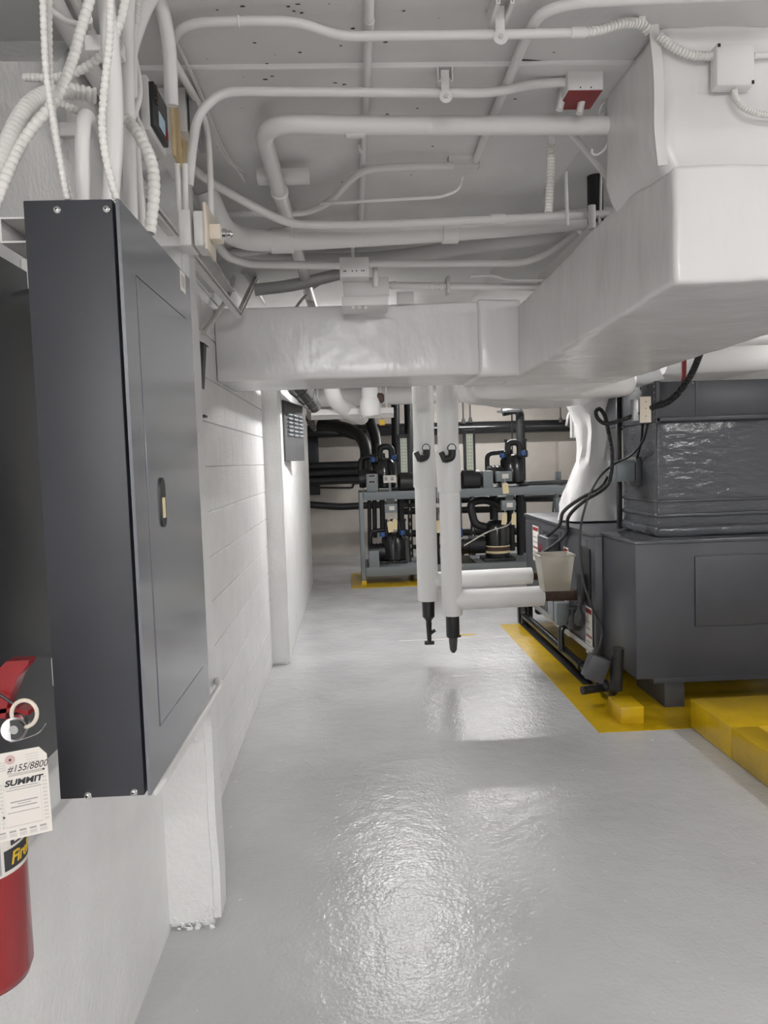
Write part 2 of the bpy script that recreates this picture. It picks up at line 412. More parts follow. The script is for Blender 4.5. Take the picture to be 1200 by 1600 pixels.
strut_mb((PX0 - .042 - .055, 1.30, zs), (PX0 - .042 - .055, 2.40, zs), (1, 0, 0), depth=.055).build('strut_channel', M['white'], label='white strut channel on the wall behind top of grey panel', cat='strut')
strut_mb((PX0 - .097, 1.56, 1.09), (PX0 - .097, 2.42, 1.09), (1, 0, 0), depth=.055).build('strut_channel', M['white'], label='white strut channel on the wall behind bottom of grey panel', cat='strut')
for zz in (zs, 1.09):
    MB().box(XW, PX0 - .097, 1.58, 1.62, zz - .03, zz + .03, .004).build('mounting_block', M['white'], wall_l)
    MB().box(PX0 - .044, PX0, 1.58, 1.61, zz - .012, zz + .012, .002).build('mounting_clip', M['white'], wall_l)

MB().box(XW, XW + .012, 1.22, 1.60, AX(60, 1192, XW).z, AX(60, 440, XW).z, .003).build('shade_sheet', M['unit'], label='dark grey sheet added on the wall to deepen the shade behind the grey panel', cat='plate')  # added dark sheet, its colour stands for the deep shade behind the panel
# ================================================================== CONDUITS
def conduit(pts, r, label, rad=.09, group=None, m='white', name='conduit', cat='conduit', coup=(), n=14, cm=None):
    p = fillet(pts, rad) if len(pts) > 2 else [Vector(q) for q in pts]
    if not coup:
        return MB().tube(p, r, n).build(name, M[m], label=label, cat=cat, group=group)
    c0 = sum(p, Vector()) / len(p); c0.z = min(q.z for q in p)
    t = thing(name, label, cat, c0, group)
    MB().tube(p, r, n).build('tube', M[m], t)
    for (a, b, k) in coup:                      # coupling sleeves: (point, direction, length)
        d = Vector(b).normalized() * k / 2
        MB().cyl(Vector(a) - d, Vector(a) + d, r * 1.18, n, r * .12).build('coupling', M[cm or m], t)
    return t
def flexible(pts, r, label, pitch=.008, group='white flexible conduits above the grey panel', m='flex', n=10):
    return flexmb(pts, r, pitch, n).build('flexible_conduit', M[m], label=label, cat='conduit', group=group)
def aypts(*l): return [AY(*q) for q in l]

flexible(aypts((66, -40, 1.13), (69, 60, 1.14), (74, 130, 1.15), (90, 228, 1.165), (105, 312, 1.175)), .0048, 'thin white flexible cable nearest the camera, left of the panel screws', .008)
flexible(aypts((76, -40, 1.17), (76, 70, 1.17), (80, 160, 1.17), (92, 240, 1.18)) + [AY(110, 314, 1.20)], .0056, 'thin white flexible conduit dropping to the left screw of the panel', .0092)
flexible(aypts((173, -40, 1.14), (171, 60, 1.14), (162, 150, 1.15), (160, 205, 1.16), (168, 260, 1.17)) + [AY(183, 314, 1.18)], .0056, 'white flexible conduit snaking down to the panel top beside the right screw', .0082)
flexible(aypts((152, -40, 1.30), (127, 45, 1.28), (113, 95, 1.26), (87, 155, 1.22), (40, 215, 1.19), (6, 285, 1.15), (-25, 370, 1.12)), .0084, 'thick white flexible conduit curving down to the left edge of the photo', .0115)
flexible(aypts((203, -40, 1.36), (188, 35, 1.36), (163, 82, 1.38), (125, 110, 1.40), (88, 121, 1.42), (38, 121, 1.45)), .0075, 'white flexible conduit crossing towards the broken wall top', .0105)
flexible(aypts((150, 150, 1.50), (108, 142, 1.48), (72, 147, 1.42), (42, 168, 1.37), (12, 222, 1.32), (-20, 310, 1.27)), .0140, 'thickest white flexible conduit arching over the broken wall', .0102, n=14)
flexible(aypts((176, 158, 1.55), (192, 180, 1.52), (213, 205, 1.49), (235, 248, 1.46), (241, 295, 1.44), (234, 365, 1.42)), .0108, 'white flexible conduit bowing into the top front edge of the panel', .0145, n=12)
flexible(aypts((219, -40, 1.62), (211, 35, 1.62), (201, 90, 1.60), (185, 120, 1.57), (172, 140, 1.55), (166, 175, 1.53)), .0080, 'white flexible conduit hanging behind the panel cables in an s curve', .008)
flexible(aypts((206, 75, 1.66), (215, 115, 1.64), (217, 150, 1.61), (207, 182, 1.56), (193, 192, 1.54)), .0068, 'short looped white flexible cable beside the black contactor', .006)
flexible(aypts((205, 160, 1.62), (214, 185, 1.60), (221, 200, 1.59), (230, 225, 1.58)), .0055, 'thin white cable end poking out below the contactor box', .006)
flexible(aypts((90, 160, 1.56), (110, 168, 1.57), (135, 180, 1.58), (160, 192, 1.6)), .0075, 'short white flexible conduit running behind the arched one', .008)

a = AY(127, 313, 1.27); 
conduit([V(a.x, 1.27, 1.885), AY(128, 220, 1.27), AY(132, 178, 1.30), AY(148, 195, 1.42), AY(160, 240, 1.52)], .0115, 'white hooked conduit rising from the panel top', .05)
conduit([V(-.405, 1.36, 1.885), AY(183, 190, 1.36), AY(163, -40, 1.36)], .0150, 'thick white vertical conduit behind the snaking cable', .3)
conduit([V(-.405, 1.52, 1.885), AY(201, 200, 1.52), AY(197, 60, 1.52), AY(203, -40, 1.55)], .0130, 'white vertical conduit entering the panel next to the bowed cable', .3)
conduit([V(-.40, 1.60, 1.885), AY(212, 220, 1.60), AY(207, 120, 1.60), AY(209, 40, 1.6)], .0085, 'slim white vertical conduit at the rear of the panel', .3)
conduit([AY(172, 190, 1.70), AY(190, 130, 1.72), AY(207, 65, 1.75), AY(222, 22, 1.78), AY(240, -14, 1.80), AY(256, 20, 1.85), AY(265, 75, 1.88), AY(268, 165, 1.90)], .0165, 'white conduit bent in an upturned u above the tan cover', .08)
# pipes along the wall, running away from the camera
conduit([AX(52, -60, -.60), AX(98, 30, -.60), AX(150, 122, -.60), AX(205, 205, -.60)], .021, 'thick white pipe running back along the top of the left wall', .1)
conduit([AX(98, -40, -.57), AX(150, 70, -.57), AX(200, 160, -.57)], .0125, 'white pipe running back beside the thick wall pipe', .1)
conduit([AX(76, 12, -.55), AX(100, 32, -.53), AX(140, 43, -.50), AY(139, 30, 1.38)], .0062, 'thin white bent conduit hooking round the wall pipes', .04)
conduit([AX(222, 205, -.56), AX(262, 260, -.56), AX(312, 320, -.56)], .0150, 'white diagonal conduit under the tan cover box', .1)
conduit([AX(212, 268, -.60), AX(300, 395, -.60)], .010, 'slim white diagonal conduit on the wall beside the grey panel top', .1)
conduit([AX(228, 170, -.58), AX(285, 275, -.58)], .009, 'slim white conduit behind the contactor box', .1)
conduit([AZ(262, 78, 2.50), AZ(300, 145, 2.50), AZ(312, 166, 2.50)], .0100, 'short white conduit with an open end under the ceiling edge', .1)
conduit([AY(300, 262, 2.6), AY(325, 283, 2.7), AY(400, 325, 2.85), AY(452, 351, 2.9), AY(560, 352, 2.9), AY(770, 343, 2.92), AY(960, 334, 2.92)], .0150, 'long white conduit descending from the wall and crossing above the thick pipe', .25,
        coup=[(AY(778, 342, 2.92), (1, 0, 0), .06)])
conduit([AY(295, 290, 2.10), AY(301, 230, 2.10), AY(308, 180, 2.10), AY(345, 143, 2.10), AY(420, 143, 2.10), AY(700, 145, 2.12), AY(765, 146, 2.12), AY(835, 131, 2.16), AY(888, 128, 2.16)], .0122, 'white ceiling conduit ending at the box with red underside', .13)
conduit([AY(316, 170, 2.25), AY(325, 210, 2.25), AY(329, 270, 2.25), AY(330, 345, 2.25)], .0085, 'slim white conduit dropping behind the ceiling bend', .1)
conduit([AY(258, 85, 1.98), AY(285, 36, 1.86), AY(370, 33, 1.84), AY(465, 33, 1.84), AY(528, 57, 1.86), AY(780, 54, 1.86), AY(908, 51, 1.86)], .0108, 'nearest white ceiling conduit with an s bend', .09,
        coup=[(AY(373, 33, 1.84), (1, 0, 0), .004), (AY(903, 51, 1.86), (1, 0, 0), .035)])
flexible([AY(912, 51, 1.86), AY(940, 46, 1.87), AY(970, 37, 1.88), AY(1000, 37, 1.9), AY(1014, 50, 1.91)], .0115, 'white flexible conduit joining the nearest ceiling conduit to the riser', .010, group='white flexible conduits by the riser')
conduit([AZ(1240, -12, 2.515), AZ(905, 3, 2.515), AZ(845, 18, 2.515), AZ(822, 58, 2.515), AZ(743, 250, 2.515)], .0125, 'white conduit turning from the riser towards the flat ceiling box', .09)
conduit([AZ(577, -60, 2.525), AZ(577, 36, 2.525), AZ(563, 350, 2.51)], .0108, 'straight white conduit running front to back along the ceiling', .3,
        coup=[(AZ(577, 36, 2.525), (0, 1, 0), .03), (AZ(565, 232, 2.518), (0, 1, 0), .03)])
p3 = [AZ(498, 505, 2.44), AZ(440, 312, 2.45), AZ(405, 190, 2.46), AZ(560, 196, 2.46), AZ(975, 196, 2.46)]
conduit(p3, .0265, 'thick white ceiling pipe with a wide elbow', .17, coup=[(AZ(555, 198, 2.46), (1, 0, 0), .06), (AZ(437, 300, 2.45), (-.02, 1, 0), .03)], n=20)
conduit([AY(345, 334, 3.0), AY(480, 334, 3.0), AY(520, 312, 2.9), AY(548, 280, 2.75), AY(572, 264, 2.68), AY(640, 260, 2.66), AY(708, 259, 2.66)], .0125, 'white conduit climbing from the wall to the flat ceiling box', .12)
conduit([AY(722, 277, 2.72), AY(717, 297, 2.72), AY(690, 308, 2.74), AY(500, 318, 2.9)], .006, 'thin white conduit below the flat ceiling box', .04)
# pipes resting on the trapeze
conduit([AY(322, 300, 2.75), AY(345, 355, 2.8), AY(385, 377, 3.05), AY(480, 374, 3.08), AY(700, 361, 3.1), AY(968, 338, 3.1)], .0410, 'thick white pipe crossing the passage on the trapeze strut', .16,
        coup=[(AY(440, 376, 3.07), (1, .03, 0), .09), (AY(703, 361, 3.1), (1, .03, 0), .07)], n=20)
conduit([AY(360, 400, 3.75), AY(420, 408, 3.8), AY(560, 407, 3.8), AY(640, 400, 3.7), AY(728, 385, 3.5), AY(800, 376, 3.36), AY(965, 355, 3.3)], .034, 'grey white pipe slanting back behind the thick pipe', .3, m='wgrey', n=18)
conduit([AY(335, 372, 3.0), AY(352, 400, 3.05), AY(390, 413, 3.3), AY(535, 415, 3.42)], .0165, 'white conduit bending from the wall to the double junction box', .08)
conduit([AY(575, 412, 3.44), AY(815, 411, 3.44), AY(850, 400, 3.40), AY(905, 362, 3.25)], .0160, 'white conduit from the double junction box to the strut', .08)
conduit([AY(735, 432, 3.6), AY(765, 429, 3.6), AY(795, 438, 3.6), AY(875, 437, 3.6)], .0065, 'thin white conduit with a small offset above the cross duct', .05)
conduit([AY(606, 446, 3.7), AY(872, 449, 3.7)], .0165, 'white conduit running level just above the cross duct', .05,
        coup=[(AY(675, 447, 3.7), (1, 0, 0), .02), (AY(690, 447, 3.7), (1, 0, 0), .02), (AY(615, 446, 3.7), (1, 0, 0), .02)])
MB().box(*[c for p in ((AY(699, 434, 3.7), 0),) for c in (p[0].x - .008, p[0].x + .008, 3.66, 3.74)], AY(699, 460, 3.7).z, AY(699, 434, 3.7).z, .003).build('pipe_clamp', M['wgrey'], label='small clamp on the level conduit above the cross duct', cat='clamp')
conduit([AY(560, 352, 3.25), AY(470, 362, 3.3), AY(428, 390, 3.45), AY(350, 398, 3.45)], .016, 'white conduit behind the thick pipe near the left wall', .08, m='wgrey')
conduit([AY(480, 455, 4.5), AY(493, 500, 4.4)], .024, 'short pale pipe standing behind the left end of the cross duct', m='white')
conduit([AY(555, 422, 4.0), AY(460, 446, 4.0), AY(398, 453, 4.0)], .030, 'pale pipe sloping down to the wall above the cross duct', .1, m='wgrey')
conduit([AY(455, 490, 4.3), AY(482, 455, 4.3), AY(520, 430, 4.3)], .008, 'slim pale conduit rising at a slant above the cross duct', m='wgrey')
for k, (q0, q1) in enumerate([((380, 425), (425, 490)), ((398, 420), (445, 490)), ((415, 430), (462, 490))]):
    conduit([AX(*q0, -.52 + .04 * k), AX(*q1, -.52 + .04 * k)], .012, ['white wall conduit closest to the wall above the duct end', 'middle white wall conduit of three above the duct end', 'outermost white wall conduit of three above the duct end'][k], m='wgrey')
flexible([AX(318, 520, -.60), AX(340, 490, -.60), AX(358, 460, -.58), AX(366, 430, -.56)], .012, 'white flexible conduit curling down to the dark open trough', .012, group=None)
flexible([AY(862, 222, 2.45), AY(860, 270, 2.45), AY(857, 332, 2.45)], .0130, 'white flexible conduit hanging straight down left of the hanger rod', .010, group=None, n=12)
conduit([AY(862, 196, 2.36), AY(862, 224, 2.45)], .010, 'short white stub at the top of the hanging flexible conduit')
conduit([AY(890, 205, 2.41), AY(985, 320, 2.62)], .010, 'slim white conduit slanting behind the hanger rod')
conduit([AY(884, 268, 2.76), AY(887, 352, 2.8)], .006, 'thin white rod above the thick pipe', name='threaded_rod', cat='rod')
conduit([V(AY(930, 300, 2.95).x, 2.95, CEIL), V(AY(930, 300, 2.95).x, 2.95, AY(930, 350, 2.95).z)], .03, 'black vertical pipe in the dark ceiling corner', m='black', name='black_pipe', cat='pipe')
# thin loose wires along the ceiling edge
for k in range(5):
    o = random.uniform(-4, 4)
    pts = [AZ(268 + o, 50, 2.53 - .004 * k), AZ(310 + o * 1.4, 140, 2.525 - .004 * k), AZ(345 + o, 225 + 3 * k, 2.51), AZ(380 + o * 1.5, 285 - 4 * k, 2.49)]
    MB().tube(spline(pts, 5), .0016, 6).build('loose_wire', M['white'], label='thin white loose wire strung along the left ceiling edge', cat='wire', group='loose ceiling edge wires')

# trapeze strut with hanger rod
sx = .981; ty = 2.90; tzc = 2.349
tz = thing('trapeze_strut', 'white double strut trapeze carrying the pipes beside the duct', 'strut', (sx, 2.9, 2.32))
strut_mb((sx, ty, tzc), (sx, 3.85, tzc), (0, 0, 1), depth=.041).build('upper_channel', M['white'], tz)
strut_mb((sx, ty, tzc), (sx, 3.85, tzc), (0, 0, -1), depth=.03).build('lower_channel', M['white'], tz)
MB().cyl((sx - .012, ty + .02, tzc - .02), (sx - .004, ty + .02, CEIL - .0), .005, 8).build('hanger_rod', M['white'], tz)
MB().cyl((sx - .012, ty + .02, tzc - .022), (sx - .012, ty + .02, tzc - .012), .010, 6).build('nut', M['chrome'], tz)
pe = AY(922, 324, 2.92)
MB().tube([V(pe.x, 2.90, 2.34), V(pe.x, 2.90, pe.z), ], .0145, 12).build('pipe_end', M['white'], label='short round pipe end standing by the hanger rod', cat='pipe')
MB().tube(spline([AY(965, 118, 2.3), AY(958, 150, 2.3), AY(940, 165, 2.3), AY(934, 190, 2.3)], 6), .003, 6).build('loose_wire', M['white'], label='white wire dangling from the riser over the thick pipe', cat='wire')
MB().tube(spline([AY(953, 205, 2.3), AY(948, 228, 2.3), AY(935, 241, 2.3), AY(926, 240, 2.3), AY(925, 233, 2.3)], 6), .003, 6).build('loose_wire', M['white'], label='white wire hook below the thick ceiling pipe', cat='wire')
MB().tube(spline([AY(936, 180, 2.32), AY(945, 178, 2.32), AY(950, 185, 2.32), AY(946, 172, 2.32), AY(945, 215, 2.32)], 6), .003, 6).build('loose_wire', M['white'], label='knotted white tie wire behind the thick ceiling pipe', cat='wire')

# ceiling hangers: short strut + strap + washer
def hanger(px, y0, pyc, Y, L, label):
    c = AY(px, pyc, Y); t = thing('conduit_hanger', label, 'hanger', (c.x, Y, c.z - .02), 'ceiling conduit hangers')
    zt = CEIL - (.014 if Y > 2.1 else 0)
    strut_mb((c.x, Y - L, zt), (c.x, Y + .02, zt), (0, 0, -1), depth=zt - c.z - .02 if False else .041).build('channel', M['white'], t)
    MB().box(c.x - .011, c.x + .011, Y - .028, Y - .024, c.z - .028, zt - .01, .001).build('strap', M['white'], t)
    MB().tube([V(c.x, Y - .032, c.z - .022), V(c.x, Y - .028, c.z - .022)], .017, 16).build('washer', M['white'], t)
    MB().cyl((c.x, Y - .037, c.z - .022), (c.x, Y - .032, c.z - .022), .006, 6).build('bolt', M['wgrey'], t)
hanger(778, 0, 54, 1.86, .09, 'white strut hanger holding the nearest ceiling conduit')
hanger(694, 0, 146, 2.12, .03, 'white strut hanger holding the conduit to the red box')

# junction boxes --------------------------------------------------------------
def jbox(name, x0, x1, y0, y1, z0, z1, label, m='white', bev=.003, cat='junction box', group=None):
    t = thing(name, label, cat, ((x0 + x1) / 2, (y0 + y1) / 2, z0), group)
    MB().box(x0, x1, y0, y1, z0, z1, bev).build('body', M[m], t); return t
a, b = AY(887, 112, 2.13), AY(943, 140, 2.13)
t = jbox('junction_box', a.x, b.x, 2.13, 2.245, b.z, a.z + .005, 'white ceiling junction box with a red underside')
MB().box(a.x + .002, b.x - .002, 2.132, 2.243, b.z - .002, b.z, .0005, 1).build('cover', M['redp'], t, label='dark red cover plate')
for k in (.35, .65): MB().cyl((a.x + (b.x - a.x) * k, 2.128, b.z + .006), (a.x + (b.x - a.x) * k, 2.131, b.z + .006), .002, 6).build('knockout', M['black'], t)
for px in (874, 905): conduit([AY(px, 178 if px > 880 else 172, 2.20), AY(px + 6, 150 if px > 880 else 145, 2.2)], .010, 'short conduit stub under the red box, ' + ('right one' if px > 880 else 'left one'))
a, b = AZ(708, 243, 2.5), AZ(746, 268, 2.5)
jbox('junction_box', a.x, b.x, b.y - .01, a.y + .10, 2.505, CEIL - .014, 'flat white junction box on the ceiling', m='ceil')
a, b = AY(400, 263, 2.69), AY(484, 279, 2.69)
jbox('junction_box', a.x, b.x, 2.69, 2.75, b.z, a.z, 'long flat white box on the ceiling behind the wide elbow')
a, b = AY(530, 402, 3.4), AY(577, 432, 3.4)
t = jbox('junction_box', a.x, b.x, 3.40, 3.50, b.z, a.z, 'white double junction box in line with the conduit above the cross duct')
for k in (.15, .2, .43, .57, .75, .82): MB().cyl((a.x + (b.x - a.x) * k, 3.397, b.z + .025), (a.x + (b.x - a.x) * k, 3.401, b.z + .025), .003, 6).build('slot', M['black'], t)
MB().cyl((a.x + .06, 3.45, a.z), (a.x + .06, 3.45, CEIL - .014), .008, 8).build('hanger', M['white'], t)
a, b = AY(536, 434, 3.5), AY(608, 462, 3.5)
t = jbox('transformer_box', a.x, b.x, 3.5, 3.68, b.z, a.z, 'pale grey box with a tray hanging above the cross duct', m='wgrey', cat='box')
c, d = AY(534, 463, 3.5), AY(607, 477, 3.5)
MB().box(c.x, d.x, 3.49, 3.69, d.z, c.z - .003, .003).build('tray', M['white'], t)
MB().tube(fillet([AY(587, 447, 3.49), AY(587, 425, 3.47), V(AY(587, 425, 3.47).x, 3.52, AY(587, 420, 3.5).z)], .03), .013, 12).build('elbow', M['white'], t)
for px in (552, 562, 572): MB().box(AY(px, 480, 3.5).x - .008, AY(px, 480, 3.5).x + .008, 3.5, 3.53, d.z - .012, d.z, .002).build('tab', M['white'], t)
MB().box(AY(620, 456, 3.75).x, AY(647, 475, 3.75).x, 3.75, 3.76, AY(620, 475, 3.75).z, AY(620, 456, 3.75).z, .002).build('cover_plate', M['wgrey'], label='small square grey plate above the cross duct', cat='plate')

# boxes on the left wall, beside and above the panel
a = AX(240, 130, -.44); a2 = AX(257, 215, -.44)
cx = -.405; c0 = AX(236, 126, cx); c1 = AX(257, 170, cx); cz1 = c0.z; cz0 = AX(238, 194, cx).z; cy0, cy1 = c0.y, c1.y
t = jbox('contactor_box', cx - .022, cx - .006, cy0 - .012, cy1 + .02, cz0 - .012, cz1 + .008, 'open grey wall box with a black contactor inside', m='wgrey', cat='box', bev=.002)
MB().box(XW, cx - .022, cy1 - .03, cy1 - .01, cz0 + .02, cz0 + .05, .002).build('bracket', M['wgrey'], t)
MB().box(cx - .007, cx + .006, cy0, cy1, cz0, cz1, .003).build('contactor', M['black'], t)
MB().box(cx + .005, cx + .0075, cy0 + .03, cy0 + .085, cz0 + .012, cz0 + .045, .0005, 1).build('contactor_label', M['skyb'], t)
for k in range(5): MB().box(cx + .004, cx + .009, cy0 + .004, cy0 + .017, cz0 + .05 + .009 * k, cz0 + .054 + .009 * k).build('terminal', M['brown'], t)
MB().box(cx + .004, cx + .009, cy1 - .025, cy1 - .014, cz0 + .01, cz0 + .03).build('red_tab', M['redp'], t)
bx = -.43
n0, n1 = AX(268, 153, bx), AX(296, 262, bx)
y0c, y1c = n0.y, n1.y; zt, zb = n0.z, AX(268, 235, bx).z
t = jbox('junction_box', -.478, bx - .006, y0c + .012, y1c - .012, zb + .008, zt - .008, 'white wall box with a tan cover board')
MB().box(bx - .005, bx + .002, y0c, y1c, zb, zt, .001).build('cover', M['tan'], t, label='tan cover board')
MB().box(XW, -.478, y1c - .05, y1c - .03, (zb + zt) / 2 - .02, (zb + zt) / 2 + .02, .002).build('bracket', M['white'], t)
for zz in (.25, .75): MB().cyl((bx + .001, (y0c + y1c) / 2, zb + (zt - zb) * zz), (bx + .004, (y0c + y1c) / 2, zb + (zt - zb) * zz), .003, 8).build('screw', M['paper'], t)
MB().box(bx + .002, bx + .0026, (y0c + y1c) / 2 - .006, (y0c + y1c) / 2 + .012, (zb + zt) / 2 - .012, (zb + zt) / 2 + .010).build('pencil_mark', M['oil'], t)
g0, g1 = AY(276, 136, 2.16), AY(300, 205, 2.16)
t = jbox('junction_box', g0.x - .05, g0.x + .022, 2.16, 2.30, g1.z, g0.z, 'pale grey upright box behind the tan cover board', m='wgrey')
MB().box(g0.x + .028, g0.x + .046, 2.17, 2.32, g1.z + .004, g0.z - .006, .002).build('cover', M['pgrey'], t)
for k, (q0, q1) in enumerate([((277, 255), (281, 331)), ((289, 255), (291, 331))]):
    conduit([AY(*q0, 1.99), AY(*q1, 2.03)], .007, ['slim white nipple under the tan cover box, left of two', 'slim white nipple under the tan cover box, right of two'][k])
e0, e1 = AY(278, 327, 2.0), AY(300, 383, 2.0)
t = jbox('junction_box', e0.x, e1.x - .001, 2.0, 2.10, e1.z, e0.z, 'white square junction box joined to the box with a cream plate')
MB().box(XW, e0.x, 2.075, 2.095, e1.z + .02, e1.z + .045, .002).build('bracket', M['white'], t)
e2, e3 = AY(300.5, 328, 2.0), AY(320, 384, 2.0)
t = jbox('junction_box', e2.x, e3.x, 2.0, 2.10, e3.z, e2.z, 'white junction box with a cream plate and chrome pull switch', bev=.006)
MB().cyl((e2.x - .006, 2.05, (e2.z + e3.z) / 2), (e2.x + .004, 2.05, (e2.z + e3.z) / 2), .012, 10).build('nipple', M['white'], t)
MB().box(e3.x + .001, e3.x + .009, 1.99, 2.115, e3.z - .01, e2.z + .016, .001).build('cover', M['cream'], t)
MB().box(e3.x + .009, e3.x + .038, 2.02, 2.075, (e2.z + e3.z) / 2 - .022, (e2.z + e3.z) / 2 + .016, .003).build('switch_block', M['cream'], t)
MB().lathe((e3.x + .038, 2.045, (e2.z + e3.z) / 2 - .004), [(.0, 0), (.014, 0), (.014, .01), (.010, .012), (.010, .022), (.004, .028), (.0, .028)], 14, Matrix.Rotation(PI / 2, 3, 'Y')).build('chrome_knob', M['chrome'], t)
# angled strut brace on the wall
B0, B1, B2 = AX(226, 318, -.50), AX(370, 492, -.50), AX(402, 425, -.50)
t = thing('strut_brace', 'white angled strut brace on the wall ending above the duct', 'strut', B1)
strut_mb(B0, B1, (1, 0, 0), s=.03, depth=.02).build('bar', M['white'], t)
strut_mb(B1, B2, (1, 0, 0), s=.03, depth=.02).build('upright', M['white'], t)
W0, W1 = AX(303, 400, -.58), AX(345, 455, -.58)
MB().box(-.64, -.52, W0.y, W1.y, W1.z, W0.z, .004).build('wall_gutter', M['wgrey'], label='pale square wiring gutter on the wall beside the strut brace', cat='gutter')
MB().box(-.64, -.50, 1.86, 2.30, 1.86, 1.96, .004).build('wall_gutter', M['white'], label='white wall gutter behind the top of the grey panel', cat='gutter')
# dark open trough on the wall
h0, h1 = AX(306, 522, -.57), AX(326, 650, -.57)
t = thing('wire_trough', 'narrow open dark trough on the wall between panel and duct', 'trough', (-.6, 3.22, 1.7))
ty0 = 3.22; ty1 = 3.40; tz0, tz1 = AY(315, 652, 3.22).z, AY(312, 526, 3.22).z
MB().box(-.638, -.628, ty0, ty0 + .09, tz0 + .02, tz1 - .005, .001).build('side', M['dark'], t)
MB().box(-.628, -.606, ty0 + .01, ty0 + .03, tz0 + .02, tz1 - .03, .002).build('cover_strip', M['white'], t)
MB().prism([V(-.606, ty0, tz0 + .12), V(-.602, ty0, tz0 + .12), V(-.585, ty0, tz1 - .03), V(-.606, ty0, tz1 - .012)], V(0, .06, 0)).build('side', M['dark'], t)
MB().prism([V(-.638, ty0, tz1 - .006), V(-.580, ty0, tz1 - .034), V(-.580, ty0, tz1 - .028), V(-.638, ty0, tz1)], V(0, .08, 0)).build('top_lip', M['dark'], t)
MB().box(-.638, -.592, ty0 - .02, ty0 + .05, tz0, tz0 + .010, .003).build('hook', M['dark'], t)
# round washer cap and pull box high on the left
q = AY(185, 74, 1.45)
t = thing('pipe_clamp', 'white pipe clamp with a round washer above the panel', 'clamp', q)
MB().tube([V(q.x, 1.445, q.z), V(q.x, 1.45, q.z)], .0098, 18).build('washer', M['white'], t)
MB().cyl((q.x, 1.440, q.z), (q.x, 1.446, q.z), .003, 6).build('bolt', M['wgrey'], t)
q0, q1 = AY(133, 57, 1.46), AY(182, 82, 1.46)
MB().box(q0.x, q.x, 1.452, 1.50, q1.z, q0.z, .003).build('strap', M['white'], t)
# conduit below the panel
conduit([AX(238, 1238, -.40), AX(252, 1222, -.385), AX(344, 1073, -.385), AX(340, 1062, -.48), V(-.60, 2.15, AX(340, 1062, -.48).z)], .0105, 'white conduit running along under the grey panel', .03)
# broken wall crumbs at the top of the wall
for k in range(9):
    y = 1.28 + .02 * k; s = random.uniform(.012, .028)
    MB().lathe((XW - random.uniform(-.008, .03), y, 2.13 + .045 * k * .55 + random.uniform(-.01, .02)), [(s * .3, 0), (s, s * .4), (s * .8, s * 1.1), (s * .2, s * 1.4)], 6).build('rubble', M['ceil'], wall_l)

# ================================================================== DUCTS
def lumpy(poly_fn, nu, nv, name, m, parent=None, **kw): pass
def wrapped_box(x0, x1, y0, y1, z0, z1, bev, amp, sc=5, step=.08, warp=None, seed=0):
    b = bmesh.new(); bmesh.ops.create_cube(b, size=1)
    for v in b.verts: v.co = Vector(((x0 + x1) / 2 + v.co.x * (x1 - x0), (y0 + y1) / 2 + v.co.y * (y1 - y0), (z0 + z1) / 2 + v.co.z * (z1 - z0)))
    bmesh.ops.bevel(b, geom=b.edges[:], offset=bev, segments=3, affect='EDGES', profile=.5)
    for ax, (l, h) in enumerate(((x0, x1), (y0, y1), (z0, z1))):
        n = max(1, int((h - l) / step)); no = [0, 0, 0]; no[ax] = 1
        for k in range(1, n):
            co = [0, 0, 0]; co[ax] = l + (h - l) * k / n
            bmesh.ops.bisect_plane(b, geom=b.verts[:] + b.edges[:] + b.faces[:], plane_co=co, plane_no=no)
    for v in b.verts:
        if warp: v.co = warp(v.co)
        d = noise.noise_vector(v.co * sc + Vector((seed, seed, 0))) * amp + noise.noise_vector(Vector((v.co.x * sc * 2.6, v.co.y * sc * 2.6, v.co.z * sc * 1.2))) * amp * .5
        v.co += d
    m = MB(); return m.bm(b)
dt = thing('wrapped_duct', 'large white wrapped air duct with a riser to the ceiling', 'duct', (1.15, 1.86, 1.9))
def wm(co):
    k = (co.y - 1.86) / 1.95
    x = co.x
    if x < 1.15: x = x + .045 * k
    z = co.z + (.05 * min(1, max(0, (co.y - 1.9) / .4)) if co.z > 2.1 else 0) - (.012 * k if co.z < 2.0 else 0)
    return Vector((x, co.y, z))
wrapped_box(.80, 1.50, 1.86, 4.4, 1.907, 2.185, .013, .005, 6, .04, wm).build('near_run', M['wrap'], dt, ang=60)
wrapped_box(.786, 1.48, 1.935, 2.33, 2.06, CEIL + .01, .04, .010, 5, .045, lambda c: Vector((c.x + (.05 * max(0, min(1, (2.27 - c.z) / .1)) if c.x < 1.1 else 0), c.y, c.z)), 3).build('riser', M['wrap'], dt, ang=60)
# flat strap down the riser corner
sp = [AY(1021, 35, 1.935), AY(1028, 100, 1.925), AY(1030, 150, 1.922), AY(1030, 200, 1.922), AY(1036, 258, 1.90)]
sp = spline(sp, 6); s = MB(); wv = V(.0115, -.002, 0)
vs = []; 
for p in sp: vs += [p - wv, p + wv, p + wv + V(0, .004, 0), p - wv + V(0, .004, 0)]
fs = [[i * 4 + j, i * 4 + (j + 1) % 4, i * 4 + 4 + (j + 1) % 4, i * 4 + 4 + j] for i in range(len(sp) - 1) for j in range(4)] + [[0, 1, 2, 3], [len(vs) - 4, len(vs) - 3, len(vs) - 2, len(vs) - 1]]
s.add(vs, fs).build('strap', M['white'], dt)
